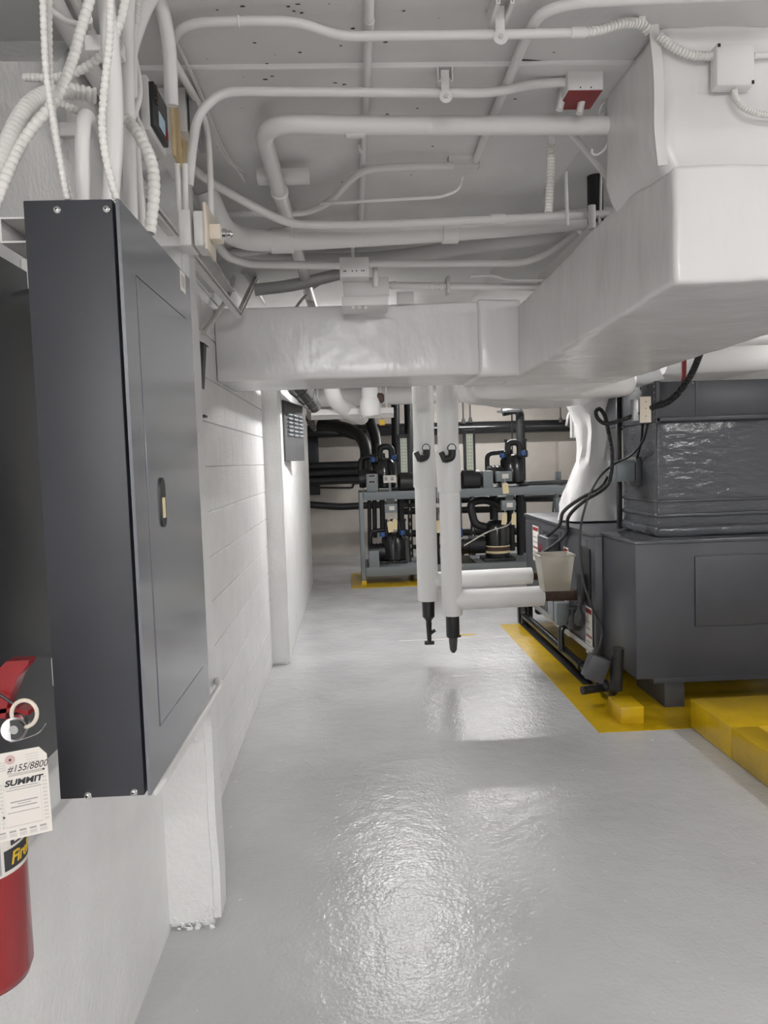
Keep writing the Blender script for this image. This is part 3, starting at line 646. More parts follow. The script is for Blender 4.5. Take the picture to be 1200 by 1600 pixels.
# cross duct
def wc(co):
    k = (co.x - .2) / .8
    return Vector((co.x, co.y, co.z))
ct = thing('cross_duct', 'long white wrapped duct crossing the passage to the left wall', 'duct', (.1, 4.0, 1.9))
wrapped_box(-.6362, .66, 3.80, 4.35, 1.913, 2.262, .009, .0024, 5, .06, None, 4).build('run', M['wrap'], ct, ang=60)
wrapped_box(.645, .86, 3.785, 4.36, 1.900, 2.272, .018, .004, 7, .06, None, 5).build('collar', M['wrap'], ct, ang=60)
# sagging far part
def ws(co):
    k = max(0, min(1, (co.x - .7) / 1.0))
    zz = co.z
    if zz < 2.0: zz -= .045 * math.sin(PI * min(1, max(0, (co.x - .66) / 1.1))) 
    return Vector((co.x, co.y, zz))
wrapped_box(.69, 1.62, 4.25, 4.95, 1.85, 2.25, .07, .015, 4.5, .06, ws, 2).build('sagging_end', M['wrap'], ct, ang=60)
# wrapped drop to the unit
bo = MB()
ring = []
prof = [((1.72, 5.35, 2.02), .30, .26), ((1.76, 5.45, 1.88), .21, .22), ((1.80, 5.55, 1.76), .155, .19), ((1.83, 5.62, 1.62), .15, .18), ((1.84, 5.7, 1.45), .17, .18), ((1.84, 5.75, 1.30), .22, .20), ((1.84, 5.8, 1.12), .245, .22), ((1.84, 5.82, 1.005), .25, .23)]
n = 40; vs = []
cs = spline([V(*c) for c, a, b in prof], 4); rs = spline([V(a, b, 0) for c, a, b in prof], 4)
for c, q in zip(cs, rs):
    for k in range(n):
        a = 2 * PI * k / n; p = Vector((c.x + q.x * math.cos(a), c.y + q.y * math.sin(a), c.z))
        f_ = noise.noise(Vector((math.cos(a) * 2.2, math.sin(a) * 2.2, c.z * 2.5))) * .05 + noise.noise(Vector((math.cos(a) * 5, math.sin(a) * 5, c.z * 9))) * .018
        vs.append(p + V(math.cos(a), math.sin(a), 0) * f_)
fs = [[i * n + k, i * n + (k + 1) % n, (i + 1) * n + (k + 1) % n, (i + 1) * n + k] for i in range(len(cs) - 1) for k in range(n)]
bo.add(vs, fs).build('wrapped_boot', M['wrap'], label='white wrapped tapering duct dropping to the top of the grey unit', cat='duct')
# white flap of wrap above the plenum
MB().prism([AY(962, 612, 5.2), AY(1038, 592, 4.75), AY(1028, 570, 4.75), AY(985, 578, 5.0), AY(955, 590, 5.2)], V(0, .03, .0)).build('wrap_flap', M['wrap'], label='crumpled white wrap flap above the plenum', cat='wrap')

# things on the riser
a, b = AY(1120, 66, 1.885), AY(1180, 133, 1.885)
t = jbox('junction_box', a.x, b.x, 1.885, 1.925, b.z, a.z, 'white square junction box on the wrapped riser', bev=.006)
for (sx_, sz_) in ((.06, .93), (.94, .07)):
    MB().box(a.x + (b.x - a.x) * sx_ - .003, a.x + (b.x - a.x) * sx_ + .003, 1.8835, 1.886, b.z + (a.z - b.z) * sz_ - .004, b.z + (a.z - b.z) * sz_ + .004).build('slot', M['black'], t)
flexible([AY(1030, 57, 1.92), AY(1050, 73, 1.91), AY(1080, 86, 1.91), AY(1122, 88, 1.91)], .0105, 'white flexible conduit entering the box on the riser', .0085, group='white flexible conduits by the riser')
flexible([AY(1147, 135, 1.91), AY(1150, 155, 1.90), AY(1168, 172, 1.89), AY(1200, 180, 1.89), AY(1235, 178, 1.89)], .0075, 'white flexible conduit looping below the box on the riser', .0065, group='white flexible conduits by the riser')
conduit([AY(1178, 87, 1.91), AY(1240, 84, 1.91)], .007, 'short white conduit leaving the right side of the riser box')
MB().box(AY(997, 28, 1.9).x, AY(1008, 38, 1.9).x, 1.895, 1.91, AY(997, 38, 1.9).z, AY(997, 26, 1.9).z, .002).build('pipe_clamp', M['white'], label='small white clamp at the riser corner', cat='clamp')

# ================================================================== VERTICAL PIPES + VALVES
def jpts(l, Y): return [AY(px, py, Y) for px, py in l]
def valve_gauge(t, c, s, r):
    """gauge with elbow on the pipe face; c = centre of the gauge disc"""
    MB().tube([c, c + V(0, .018, 0)], s, 20).build('gauge_case', M['blackg'], t)
    MB().tube([c - V(0, .001, 0), c + V(0, .001, 0)], s * .78, 20).build('gauge_face', M['glass'], t)
    e = c + V(-.012, .012, -s * 1.75)
    MB().tube(fillet([e + V(.015, 0, .04), e + V(.012, -.006, -.012), e + V(-.04, -.014, -.022)], .03), [.024] * 10 if False else .026, 12).build('gauge_elbow', M['black'], t)
    MB().tube([e + V(-.035, -.014, -.035), e + V(-.062, -.016, .028)], .019, 12).build('thermowell', M['black'], t)
def standpipe(px_top, px_bot, Y, ytop, ybot, w, label, gpx, gpy, sleeve, by, bx1, bh, tip):
    a, b = AY(px_top, ytop, Y), AY(px_bot, ybot, Y); b.x = b.x
    r = w / 2 / F_PX * Y * 1.0
    t = thing('standpipe', label, 'pipe', (b.x, Y, b.z), 'white insulated standpipes')
    MB().tube([V(a.x, Y, CEIL), V(a.x, Y, a.z), V((a.x + b.x) / 2, Y, (a.z + b.z) / 2), V(b.x, Y, b.z + .01), V(b.x, Y, b.z)], [r, r, r, r, r * .93], 24).build('jacket', M['pipe'], t)
    s0, s1 = AY(px_bot, sleeve[0], Y).z, AY(px_bot, sleeve[1], Y).z
    f = lambda z: b.x + (a.x - b.x) * (z - b.z) / (a.z - b.z)
    MB().tube([V(f(s0), Y, s0), V(f(s0), Y, s0 - .01), V(f(s1), Y, s1 + .01), V(f(s1), Y, s1)], [r, r * 1.10, r * 1.12, r * 1.02], 24).build('sleeve', M['pipe'], t)
    zb = AY(px_bot, by, Y).z; e = AY(bx1, by - 4, Y)
    rb = bh / 2 / F_PX * Y
    m = MB().tube([V(b.x, Y, zb), V(e.x - .03, Y + .01, zb + .004), V(e.x - .004, Y + .01, zb + .004), V(e.x, Y + .01, zb + .004)], [rb, rb, rb, rb * .8], 22)
    m.build('branch', M['pipe'], t)
    MB().tube([V(e.x - .02, Y + .01, zb + .004), V(1.56, Y + .01, zb + .004)], rb * .55, 14).build('iron_pipe', M['brown'], t)
    # drain valve below
    z0 = b.z
    if tip == 'handle':
        MB().lathe((b.x, Y, z0 - .16), [(.018, 0), (.026, .02), (.044, .04), (.046, .16)], 16).build('drain', M['black'], t)
        MB().tube([V(b.x, Y, z0 - .30), V(b.x, Y, z0 - .16)], [.016, .022], 10).build('drain_neck', M['black'], t)
        MB().box(b.x - .036, b.x + .036, Y - .015, Y + .015, z0 - .325, z0 - .298, .006).build('drain_handle', M['black'], t)
        MB().tube([V(b.x, Y, z0 - .25), V(b.x + .045, Y, z0 - .22)], .013, 8).build('drain_port', M['black'], t)
    else:
        MB().lathe((b.x, Y, z0 - .155), [(.042, 0), (.047, .01), (.047, .155)], 16).build('drain', M['black'], t)
        MB().lathe((b.x, Y, z0 - .265), [(.010, 0), (.024, .02), (.030, .08), (.030, .11)], 14).build('drain_neck', M['dark'], t)
        MB().tube([V(b.x, Y, z0 - .15), V(b.x + .055, Y, z0 - .15)], .009, 8).build('drain_port', M['black'], t)
    valve_gauge(t, AY(gpx, gpy, Y - r - .03), .0305, r)
    return t
standpipe(660, 669, 5.5, 600, 938, 33, 'rear white insulated standpipe with gauge, left of the pair', 666, 700, (705, 762), 907, 832, 26, 'handle')
standpipe(698, 707, 5.25, 600, 961, 33, 'front white insulated standpipe with gauge, right of the pair', 706, 700, (703, 769), 938, 850, 32, 'cone')

# ================================================================== AIR HANDLING UNIT
UX = 1.55
ut = thing('condensing_unit', 'low dark grey condensing unit on the yellow pad', 'hvac unit', (2.3, 5.8, .12))
MB().box(UX, 3.2, 4.86, 6.82, .20, .97, .006).build('cabinet', M['unit'], ut)
MB().box(UX - .012, 3.21, 4.85, 6.83, .965, .99, .004).build('top_rim', M['unit'], ut)
def on_side(p0, p1, x0, x1, X=UX):   # box on the left face given two pixel corners
    a, b = AX(*p0, X), AX(*p1, X)
    return (x0, x1, min(a.y, b.y), max(a.y, b.y), min(a.z, b.z), max(a.z, b.z))
MB().box(UX - .006, UX + .01, 5.02, 5.60, .24, .93, .004).build('access_door', M['unit'], ut)
MB().box(UX - .006, UX + .01, 5.64, 6.24, .24, .93, .004).build('access_door', M['unit'], ut)
MB().box(UX - .006, UX + .01, 6.28, 6.80, .24, .93, .004).build('access_door', M['unit'], ut)
q = on_side((851, 828), (866, 862), UX - .012, UX - .004)
MB().box(q[0], q[1], 5.72, 6.16, .66, .90, .003).build('control_opening', M['black'], ut)
cb = MB().box(UX - .10, UX - .012, 5.66, 5.98, .64, .88, .005).build('control_box', M['unit'], ut)
lf = frame_of((UX - .1008, 5.93, .74), (0, -1, 0), (0, 0, 1))
text_mb('M', .12, lf, .001, .004).build('lettering', M['redp'], cb)
MB().box(UX - .13, UX - .10, 5.68, 5.76, .66, .78, .006).build('conduit_hub', M['unit'], cb)
MB().box(UX - .012, UX - .004, 4.95, 5.12, .50, .88, .003).build('control_opening', M['black'], ut)
MB().box(UX - .05, UX - .01, 5.02, 5.12, .52, .70, .01).build('handle', M['black'], ut)
for (y, z, hw, hh) in ((6.42, .76, .10, .15), (5.50, .70, .06, .13), (4.98, .33, .07, .16), (5.55, .33, .10, .15), (6.0, .42, .07, .1)):
    f_ = frame_of((UX - .0075, y + hw, z - hh), (0, -1, 0), (0, 0, 1))
    s_ = quad(f_, 0, 2 * hw, 0, 2 * hh, .0016, .0016).build('warning_label', M['paper'], ut)
    quad(f_, hw * .1, hw * 1.9, hh * 1.72, hh * 1.92, .0022, .0006).build('warning_stripe', M['redp'], s_)
    for k in range(5): quad(f_, hw * .2, hw * random.uniform(1.2, 1.8), hh * (.2 + .28 * k), hh * (.28 + .28 * k), .0022, .0006).build('print_line', M['ink2'], s_)
    quad(f_, hw * .1, hw * 1.9, hh * .72, hh * .8, .0023, .0006).build('warning_stripe', M['redp'], s_)
# piping valves along the low face
for k, (y, z) in enumerate(((5.05, .40), (5.2, .34), (5.45, .36), (5.8, .34))):
    vv = MB().lathe((UX - .05, y, z - .05), [(.02, 0), (.035, .02), (.035, .08), (.02, .1), (.012, .14), (.03, .145), (.03, .16)], 12).build('valve', M['dark'], ut)
MB().tube(fillet([V(UX, 5.85, .33), V(UX - .06, 5.85, .33), V(UX - .06, 5.2, .30), V(UX, 5.2, .30)], .04), .018, 10).build('copper_line', M['dark'], ut)
MB().box(UX - .02, UX + .02, 4.9, 6.8, .195, .235, .004).build('base_rail', M['galv'], ut)
MB().box(UX - .14, UX - .04, 5.30, 5.38, .30, .46, .01).build('actuator', M['steel'], ut)
MB().box(UX - .10, UX - .02, 5.55, 5.70, .27, .44, .01).build('actuator', M['steel'], ut)
for y in (5.0, 5.9, 6.7):
    MB().box(UX + .05, 3.1, y - .05, y + .05, .1, .2, .004).build('support_beam', M['dark'], ut)
# blower box in front
bt = thing('blower_box', 'large grey sheet metal box with an access panel in front of the unit', 'hvac unit', (2.3, 4.5, .15))
MB().box(1.595, 3.4, 4.27, 4.85, .20, .985, .004).build('casing', M['unit'], bt)
MB().box(1.70, 3.4, 4.29, 4.84, .165, .20, .003).build('bottom_flange', M['unit'], bt)
a, b = AY(1085, 869, 4.27), AY(1085, 979, 4.27)
MB().box(a.x, a.x + .52, 4.258, 4.272, b.z, a.z, .004).build('access_panel', M['unit'], bt)
MB().box(1.585, 3.4, 4.255, 4.845, .98, 1.0, .004).build('top_seam', M['tape'], bt)
for x in (1.85, 2.9):
    MB().box(x - .06, x + .06, 4.35, 4.80, .0, .165, .004).build('support_beam', M['dark'], bt)
# plenum
qt = thing('plenum', 'tall grey foil wrapped plenum standing on the blower box', 'plenum', (2.4, 4.8, 1.0))
wrapped_box(1.80, 3.3, 4.46, 5.03, 1.02, 1.68, .012, .003, 9, .07, None, 8).build('wrapped_body', M['tape'], qt, ang=60)
wrapped_box(1.775, 3.32, 4.40, 5.06, 1.0, 1.06, .02, .006, 11, .07, None, 8).build('base_flange', M['tape'], qt, ang=60)
wrapped_box(1.79, 3.31, 4.44, 5.04, 1.11, 1.135, .01, .003, 11, .07, None, 8).build('wrap_ridge', M['tape'], qt, ang=60)
wrapped_box(1.79, 3.31, 4.44, 5.04, 1.20, 1.215, .007, .002, 11, .07, None, 8).build('wrap_ridge', M['tape'], qt, ang=60)
bd = MB().box(1.785, 3.35, 4.42, 5.32, 1.675, 1.905, .003).build('upper_section', M['unit'], qt)
for x in (2.02, 2.5, 2.98): MB().box(x - .003, x + .003, 4.415, 4.425, 1.68, 1.90).build('seam', M['unit'], bd)
MB().box(1.78, 3.35, 4.405, 4.42, 1.675, 1.70, .003).build('lower_rim', M['unit'], bd)
MB().box(1.775, 1.80, 4.405, 4.44, 1.67, 1.91, .002).build('corner_angle', M['unit'], bd)
for k in range(6):
    z = 1.70 + .036 * k; screw((1.776, 4.425, z), (-1, 0, 0), .006, bd, 'galv')
for k in range(7): screw((1.785, 4.55 + .11 * k, 1.89), (-1, 0, 0), .006, bd, 'dark')
for x in (2.0, 2.5): screw((x, 4.419, 1.893), (0, -1, 0), .006, bd, 'galv')
# post beside plenum
MB().box(1.755, 1.785, 5.00, 5.03, 1.0, 1.98, .002).build('steel_post', M['black'], label='black upright steel post behind the plenum', cat='post')
# cable boxes and black flexible conduits
a, b = AY(1000, 620, 4.36), AY(1017, 660, 4.36)
t = thing('outlet_box', 'small switch box with a cream plate on the plenum', 'junction box', (a.x, 4.4, b.z))
MB().box(a.x - .035, a.x - .002, 4.365, 4.42, b.z + .012, a.z - .012, .003).build('body', M['galv'], t)
MB().box(a.x - .003, b.x, 4.355, 4.362, b.z, a.z, .001).build('cover', M['cream'], t)
for zz in (.25, .55, .8): MB().cyl(((a.x + b.x) / 2, 4.352, b.z + (a.z - b.z) * zz), ((a.x + b.x) / 2, 4.356, b.z + (a.z - b.z) * zz), .003, 6).build('screw', M['dark'], t)
a, b = AX(960, 720, 1.73), AX(998, 752, 1.73)
t = thing('control_relay', 'grey relay box on the side of the plenum', 'junction box', (1.74, 4.8, 1.35))
c0, c1 = AY(960, 720, 4.72), AY(992, 752, 4.72)
MB().box(c0.x, c1.x, 4.72, 4.84, c1.z, c0.z, .004).build('body', M['steel'], t)
MB().box(c0.x + .014, c1.x - .002, 4.714, 4.72, c1.z + .01, c0.z - .012, .002).build('cover', M['steel'], t)
MB().box(c1.x, 1.80, 4.70, 4.86, c1.z - .03, c0.z + .02, .003).build('bracket', M['dark'], t)
def cable(pts, r, label, n=10, flexy=False):
    if flexy: return flexmb(pts, r, .014, n).build('black_cable', M['black'], label=label, cat='cable')
    return MB().tube(spline(pts, 8), r, n).build('black_cable', M['black'], label=label, cat='cable')
cable(aypts((1110, 500, 4.0), (1094, 552, 4.15), (1076, 592, 4.25), (1048, 625, 4.33), (1014, 638, 4.37)), .0185, 'thick black cable from the duct down to the cream switch box', 12, True)
cable(aypts((1000, 645, 4.37), (975, 655, 4.45), (948, 662, 4.55), (935, 655, 4.6), (931, 644, 4.62), (937, 639, 4.62), (945, 650, 4.6), (950, 672, 4.6), (956, 705, 4.62), (955, 740, 4.65), (945, 762, 4.7), (910, 785, 4.9), (888, 808, 5.2), (884, 835, 5.45)) + [V(UX - .115, 5.70, .775)], .0125, 'black cable looping beside the plenum then down to the unit', 10, True)
cable(aypts((950, 745, 4.70), (938, 762, 4.74), (905, 780, 4.95), (880, 800, 5.25), (874, 820, 5.5)) + [V(UX - .06, 5.85, .875)], .0125, 'black cable arching to the control box on the unit, left of two', 10, True)
cable(aypts((1012, 664, 4.37), (1004, 690, 4.45), (985, 712, 4.6), (960, 725, 4.68), (935, 748, 4.66), (915, 790, 4.66), (906, 840, 4.66), (911, 905, 4.60), (928, 955, 4.52), (941, 983, 4.45), (938, 1005, 4.42), (932, 1025, 4.42)), .0075, 'thin black cable trailing down to the tilted box by the floor', 8)
cable(aypts((1004, 664, 4.38), (1002, 690, 4.5), (996, 712, 4.68), (993, 722, 4.74)), .008, 'short black cable between switch box and relay box', 8)
# bucket
bc = AY(866, 890, 5.02); r0, r1 = .105, .08
zt, zb = AY(866, 866, 5.02).z, AY(866, 921, 5.02).z
t = thing('plastic_bin', 'cloudy square plastic bin with yellow residue beside the unit', 'bin', (bc.x, 5.02, zb))
def frustum(x, y, z0, z1, a0, a1, b0, b1):
    return MB().add([V(x - a0, y - b0, z0), V(x + a0, y - b0, z0), V(x + a0, y + b0, z0), V(x - a0, y + b0, z0), V(x - a1, y - b1, z1), V(x + a1, y - b1, z1), V(x + a1, y + b1, z1), V(x - a1, y + b1, z1)],
                    [[0, 3, 2, 1], [0, 1, 5, 4], [1, 2, 6, 5], [2, 3, 7, 6], [3, 0, 4, 7]])
frustum(bc.x, 5.02, zb, zt, .083, .112, .07, .09).build('bin_wall', M['lid'], t)
frustum(bc.x, 5.02, zb + .01, zb + .065, .080, .090, .067, .075).build('residue', M['oil'], t)
rm = MB(); hw, hd = .117, .095
rm.tube([V(bc.x - hw, 5.02 - hd, zt), V(bc.x + hw, 5.02 - hd, zt), V(bc.x + hw, 5.02 + hd, zt), V(bc.x - hw, 5.02 + hd, zt), V(bc.x - hw, 5.02 - hd, zt)], .006, 8).build('rim', M['lid'], t)
MB().box(bc.x - .05, bc.x + .05, 5.08, 5.14, zb - .03, zb, .004).build('bin_bracket', M['dark'], t)
# condensate piping near the floor
cp = thing('drain_pipe', 'black drain pipe run along the yellow pad beside the unit', 'pipe', (1.48, 5.5, .03))
za = .085
MB().tube(fillet([V(1.50, 6.72, .24), V(1.50, 6.72, za), V(1.50, 4.40, za), V(1.51, 4.35, .32)], .05), .032, 14).build('pipe_run', M['blackg'], cp)
MB().tube([V(1.51, 4.37, za + .03), V(1.515, 4.345, .37)], .034, 14).build('riser_sleeve', M['black'], cp)
for y in (5.0, 4.62): MB().tube([V(1.50, y + .03, za), V(1.50, y - .03, za)], .040, 14).build('coupling', M['blackg'], cp)
MB().tube(fillet([V(1.60, 5.42, .27), V(1.47, 5.42, .27), V(1.47, 5.40, .09)], .05), .024, 12).build('trap', M['blackg'], cp)
MB().tube([V(1.34, 4.48, .085), V(1.48, 4.52, .085)], .026, 12).build('cleanout', M['black'], cp)
MB().box(1.47, 1.53, 6.69, 6.75, .0, .10, .003).build('pipe_support', M['black'], cp)
MB().box(1.44, 1.57, 4.10, 4.31, .003, .10, .004).build('timber_block', M['yellow'], label='yellow painted block under the end of the drain pipe', cat='block')
# slotted black leg at the far corner
lg = MB().box(1.46, 1.465, 6.76, 6.83, .008, .24, .001).build('slotted_leg', M['black'], ut)
MB().box(1.465, 1.60, 6.825, 6.83, .008, .24, .001).build('leg_flange', M['black'], lg)
for z in (.07, .15): MB().box(1.485, 1.505, 6.822, 6.825, z, z + .06).build('slot', M['paper'], lg)
MB().box(1.46, 1.60, 4.86, 6.83, .003, .008, .001).build('foot_rail', M['black'], ut)
tb = thing('tilted_box', 'small grey box tilted on the drain pipe', 'junction box', (1.46, 4.4, .2))
R = Matrix.Translation(AY(930, 1043, 4.42)) @ Matrix.Rotation(math.radians(22), 4, 'Y')
MB().box(-.055, .055, -.045, .045, -.07, .07, .004, M=R).build('body', M['unit'], tb)
MB().box(-.058, .058, -.05, -.044, -.073, .073, .002, M=R).build('cover', M['unit'], tb)

# yellow paint and curb
MB().box(1.285, 3.6, 4.0, 6.76, 0, .003).build('floor_marking', M['yellow'], label='yellow painted pad under the grey unit', cat='floor marking')
m = MB(); m.box(1.79, 4.2, 3.62, 4.03, 0, .162, .006); 
cb_ = thing('yellow_curb', 'raised yellow concrete curb at the right of the floor', 'curb', (2.4, 3.4, 0))
MB().box(1.79, 3.6, 3.56, 4.01, .003, .162, .006).build('back_beam', M['yellow'], cb_)
MB().box(1.79, 1.925, 2.2, 3.56, .003, .162, .006).build('side_beam', M['yellow'], cb_)
MB().box(1.925, 3.6, 2.2, 3.57, .003, .03, .002).build('basin_floor', M['floor'], cb_)
MB().box(-.05, 2.9, 9.05, 10.3, 0, .003).build('floor_marking', M['yellow'], label='yellow painted strip under the compressor rack', cat='floor marking')
q = AZ(728, 992, 0)
MB().box(q.x - .05, q.x + .08, q.y - .02, q.y + .02, 0, .002).build('floor_marking', M['yellow'], label='small yellow paint dab on the floor below the standpipes', cat='floor marking')
# score line in floor
MB().box(.35, 1.28, 6.30, 6.312, 0, .0012).build('floor_joint', M['paper'], fl)

# ================================================================== BACK: COMPRESSOR RACK
RY0, RY1 = 9.3, 10.15
rk = thing('equipment_rack', 'grey two tier steel rack holding compressors', 'rack', (1.4, 9.7, .05))
for x in (.11, 1.42, 2.72):
    for y in (RY0 + .02, RY1 - .04):
        if x == 1.42 and y < 9.5: continue
        MB().box(x - .025, x + .025, y - .02, y + .02, .05, 1.13, .003).build('post', M['steel'], rk)
        MB().box(x - .03, x + .03, y - .03, y + .03, .0, .05, .003).build('foot', M['yellow'] if y < 9.5 else M['steel'], rk)
for (z0, z1) in ((.10, .21), (1.03, 1.13)):
    MB().box(.14, 2.78, RY0 - .005, RY0 + .04, z0, z1, .004).build('front_beam', M['steel'], rk)
    MB().box(.14, 2.78, RY1 - .04, RY1, z0, z1, .004).build('rear_beam', M['steel'], rk)
    for x in (.14, .98, 1.62, 2.72): MB().box(x - .03, x + .03, RY0 + .04, RY1 - .04, z0 + .02, z1 - .002, .003).build('cross_beam', M['steel'], rk)
    for (xa, xb) in ((.18, .95), (1.52, 2.6)): MB().box(xa, xb, RY0 + .05, RY1 - .05, z1 - .018, z1 - .004, .002).build('shelf_plate', M['steel'], rk)
# slotted uprights behind
for px in (641, 739, 816):
    X = AY(px, 820, 10.3).x
    t = thing('slotted_upright', 'black slotted steel upright behind the rack, ' + {641: 'leftmost', 739: 'middle', 816: 'right'}[px], 'upright', (X, 10.3, 0), 'slotted uprights')
    MB().box(X - .03, X + .03, 10.30, 10.325, 0, 1.02, .002).build('channel', M['black'], t)
    for k in range(9): MB().box(X - .009, X + .009, 10.294, 10.30, .12 + .1 * k, .165 + .1 * k).build('slot', M['scale_'], t)
def compressor(x, y, z, s, label, lower, tagpx=()):
    t = thing('compressor', label, 'compressor', (x, y, z), 'rack compressors')
    # horizontal body, cylinder heads, end bell, terminal box, base feet
    MB().lathe((x, y, z + .03), [(.12 * s, 0), (.15 * s, .02), (.155 * s, .14 * s), (.15 * s, .30 * s), (.11 * s, .36 * s), (.04 * s, .38 * s)], 20).build('shell', M['blackg'], t)
    MB().tube([V(x - .32 * s, y, z + .15 * s), V(x - .05 * s, y, z + .15 * s)], .11 * s, 18).build('motor', M['black'], t)
    for k in range(5): MB().tube([V(x - (.08 + .05 * k) * s, y, z + .15 * s), V(x - (.065 + .05 * k) * s, y, z + .15 * s)], .122 * s, 18).build('cooling_fin', M['black'], t)
    MB().tube(fillet([V(x - .05 * s, y, z + .34 * s), V(x - .05 * s, y, z + .55 * s), V(x + .10 * s, y, z + .55 * s), V(x + .10 * s, y, z + .34 * s)], .07 * s), .04 * s, 12).build('discharge_loop', M['black'], t)
    MB().tube(fillet([V(x - .30 * s, y + .1, z + .2 * s), V(x - .30 * s, y + .1, z + .42 * s), V(x + .02, y + .1, z + .44 * s)], .08 * s), .03 * s, 12).build('suction_line', M['black'], t)
    for dx in (-.09, .16): MB().lathe((x + dx * s, y - .08, z + .36 * s), [(.022, 0), (.028, .02), (.028, .08), (.012, .09), (.012, .2 * s), (.02, .2 * s), (.02, .23 * s)], 10).build('service_valve', M['black'], t)
    MB().lathe((x - .14 * s, y - .09, z + .36 * s), [(.03, 0), (.036, .01), (.036, .05), (.03, .06)], 10).build('blue_cap', M['blue'], t)
    MB().lathe((x + .12 * s, y - .12, z + .38 * s), [(.03, 0), (.036, .01), (.036, .05), (.03, .06)], 10).build('blue_cap', M['blue'], t)
    for dx in (-.13, .13): MB().box(x + dx * s - .05, x + dx * s + .05, y - .14, y + .14, z, z + .035, .005).build('mounting_foot', M['black'], t)
    return t
def ebox(px0, py0, px1, py1, Y, dep, label, m='steel', window=False, group='grey electrical boxes on the rack'):
    a, b = AY(px0, py0, Y), AY(px1, py1, Y)
    t = thing('terminal_box', label, 'electrical box', ((a.x + b.x) / 2, Y, b.z), group)
    MB().box(a.x, b.x, Y, Y + dep, b.z, a.z, .004).build('body', M[m], t)
    if window == 1:
        MB().box(a.x + (b.x - a.x) * .35, a.x + (b.x - a.x) * .78, Y - .004, Y, b.z + (a.z - b.z) * .3, b.z + (a.z - b.z) * .75, .001).build('rating_plate', M['paper'], t)
    if window == 2:
        for k in (.25, .58): 
            w_ = MB().box(a.x + (b.x - a.x) * .15, a.x + (b.x - a.x) * .8, Y - .004, Y, b.z + (a.z - b.z) * (.2 + k), b.z + (a.z - b.z) * (.42 + k), .001).build('window', M['pgrey'], t)
            MB().box(a.x + (b.x - a.x) * .22, a.x + (b.x - a.x) * .73, Y - .006, Y - .003, b.z + (a.z - b.z) * (.25 + k), b.z + (a.z - b.z) * (.37 + k)).build('display', M['black'], w_)
    return t
compressor(.42, 9.72, 1.13, 1.0, 'black compressor on the upper shelf at the left of the rack', False)
compressor(2.05, 9.72, 1.13, 1.0, 'black compressor on the upper shelf beside the tall gauge scale', False)
compressor(.50, 9.72, .205, .95, 'black compressor on the lower shelf behind the left post', True)
# lower right: tall black can compressor
X = AY(777, 850, 9.6).x
t = thing('compressor', 'tall black compressor with a cream band on the lower shelf', 'compressor', (X, 9.6, .205), 'rack compressors')
MB().lathe((X, 9.6, .24), [(.15, 0), (.155, .02), (.155, .36), (.14, .42), (.10, .46), (.03, .47)], 24).build('shell', M['blackg'], t)
MB().lathe((X, 9.6, .30), [(.157, 0), (.158, .005), (.158, .09), (.157, .095)], 24).build('band', M['manila'], t, label='cream label band')
MB().lathe((X, 9.6, .33), [(.159, 0), (.160, .002), (.160, .05), (.159, .052)], 24).build('band_print', M['brown'], t)
MB().box(X - .2, X + .2, 9.42, 9.78, .205, .245, .006).build('base', M['black'], t)
MB().tube(fillet([V(X - .12, 9.6, .62), V(X - .28, 9.6, .66), V(X - .34, 9.6, .95), V(X - .1, 9.65, .97), V(X + .1, 9.7, .85)], .1), .05, 12).build('suction_line', M['black'], t)
MB().tube([V(X - .62, 9.62, .40), V(X - .16, 9.62, .40)], .11, 16).build('motor', M['black'], t)
for k in range(4): MB().tube([V(X - .60 + .08 * k, 9.62, .40), V(X - .585 + .08 * k, 9.62, .40)], .125, 16).build('cooling_fin', M['black'], t)
MB().lathe((X - .5, 9.50, .53), [(.04, 0), (.05, .01), (.05, .10), (.04, .12)], 10).build('blue_cap', M['blue'], t)
MB().tube(spline([V(X + .2, 9.5, .82), V(X + .12, 9.45, .66), V(X - .15, 9.42, .58), V(X - .45, 9.42, .42)], 6), .008, 6).build('wire', M['paper'], t)
ebox(572, 741, 591, 768, 9.30, .2, 'grey control box with two windows on the upper shelf', window=2)
ebox(755, 736, 771, 768, 9.30, .2, 'plain grey box on the upper shelf at the right compressor')
t = ebox(776, 737, 800, 752, 9.32, .1, 'pale grey gauge box beside the right upper compressor', window=1)
b_ = WL[t]; MB().box(b_.x - .03, b_.x + .03, 9.34, 9.38, 1.13, b_.z + .01, .002).build('stand', M['steel'], t)
ebox(601, 788, 621, 801, 9.28, .1, 'grey switch box hanging under the shelf at the left', window=1)
ebox(784, 782, 806, 797, 9.28, .1, 'grey switch box hanging under the shelf at the right', window=1)
ebox(576, 861, 593, 888, 9.30, .2, 'plain grey box on the lower shelf beside the left post')
ebox(868, 778, 893, 793, 9.28, .12, 'grey switch box under the right end of the shelf', window=1)
t = ebox(599, 743, 619, 754, 9.31, .05, 'white dual pressure switch on the upper shelf', m='paper', group=None)
for px in (603, 613): a = AY(px, 748, 9.30); MB().box(a.x - .018, a.x + .018, 9.302, 9.31, a.z - .022, a.z + .022, .002).build('dial', M['pgrey'], t)
for (px, py) in ((610, 782), (796, 777)):
    a = AY(px, py, 9.29); tt = MB().box(a.x - .05, a.x + .05, 9.285, 9.295, a.z - .10, a.z + .02, .004).build('shelf_bracket', M['dark'], label='dark bracket hanging the switch box under the shelf, ' + ('left' if px < 700 else 'right') + ' one', cat='bracket')
b_ = WL[t]; MB().box(b_.x - .015, b_.x + .015, 9.325, 9.345, 1.13, b_.z + .01, .002).build('stand', M['steel'], t)
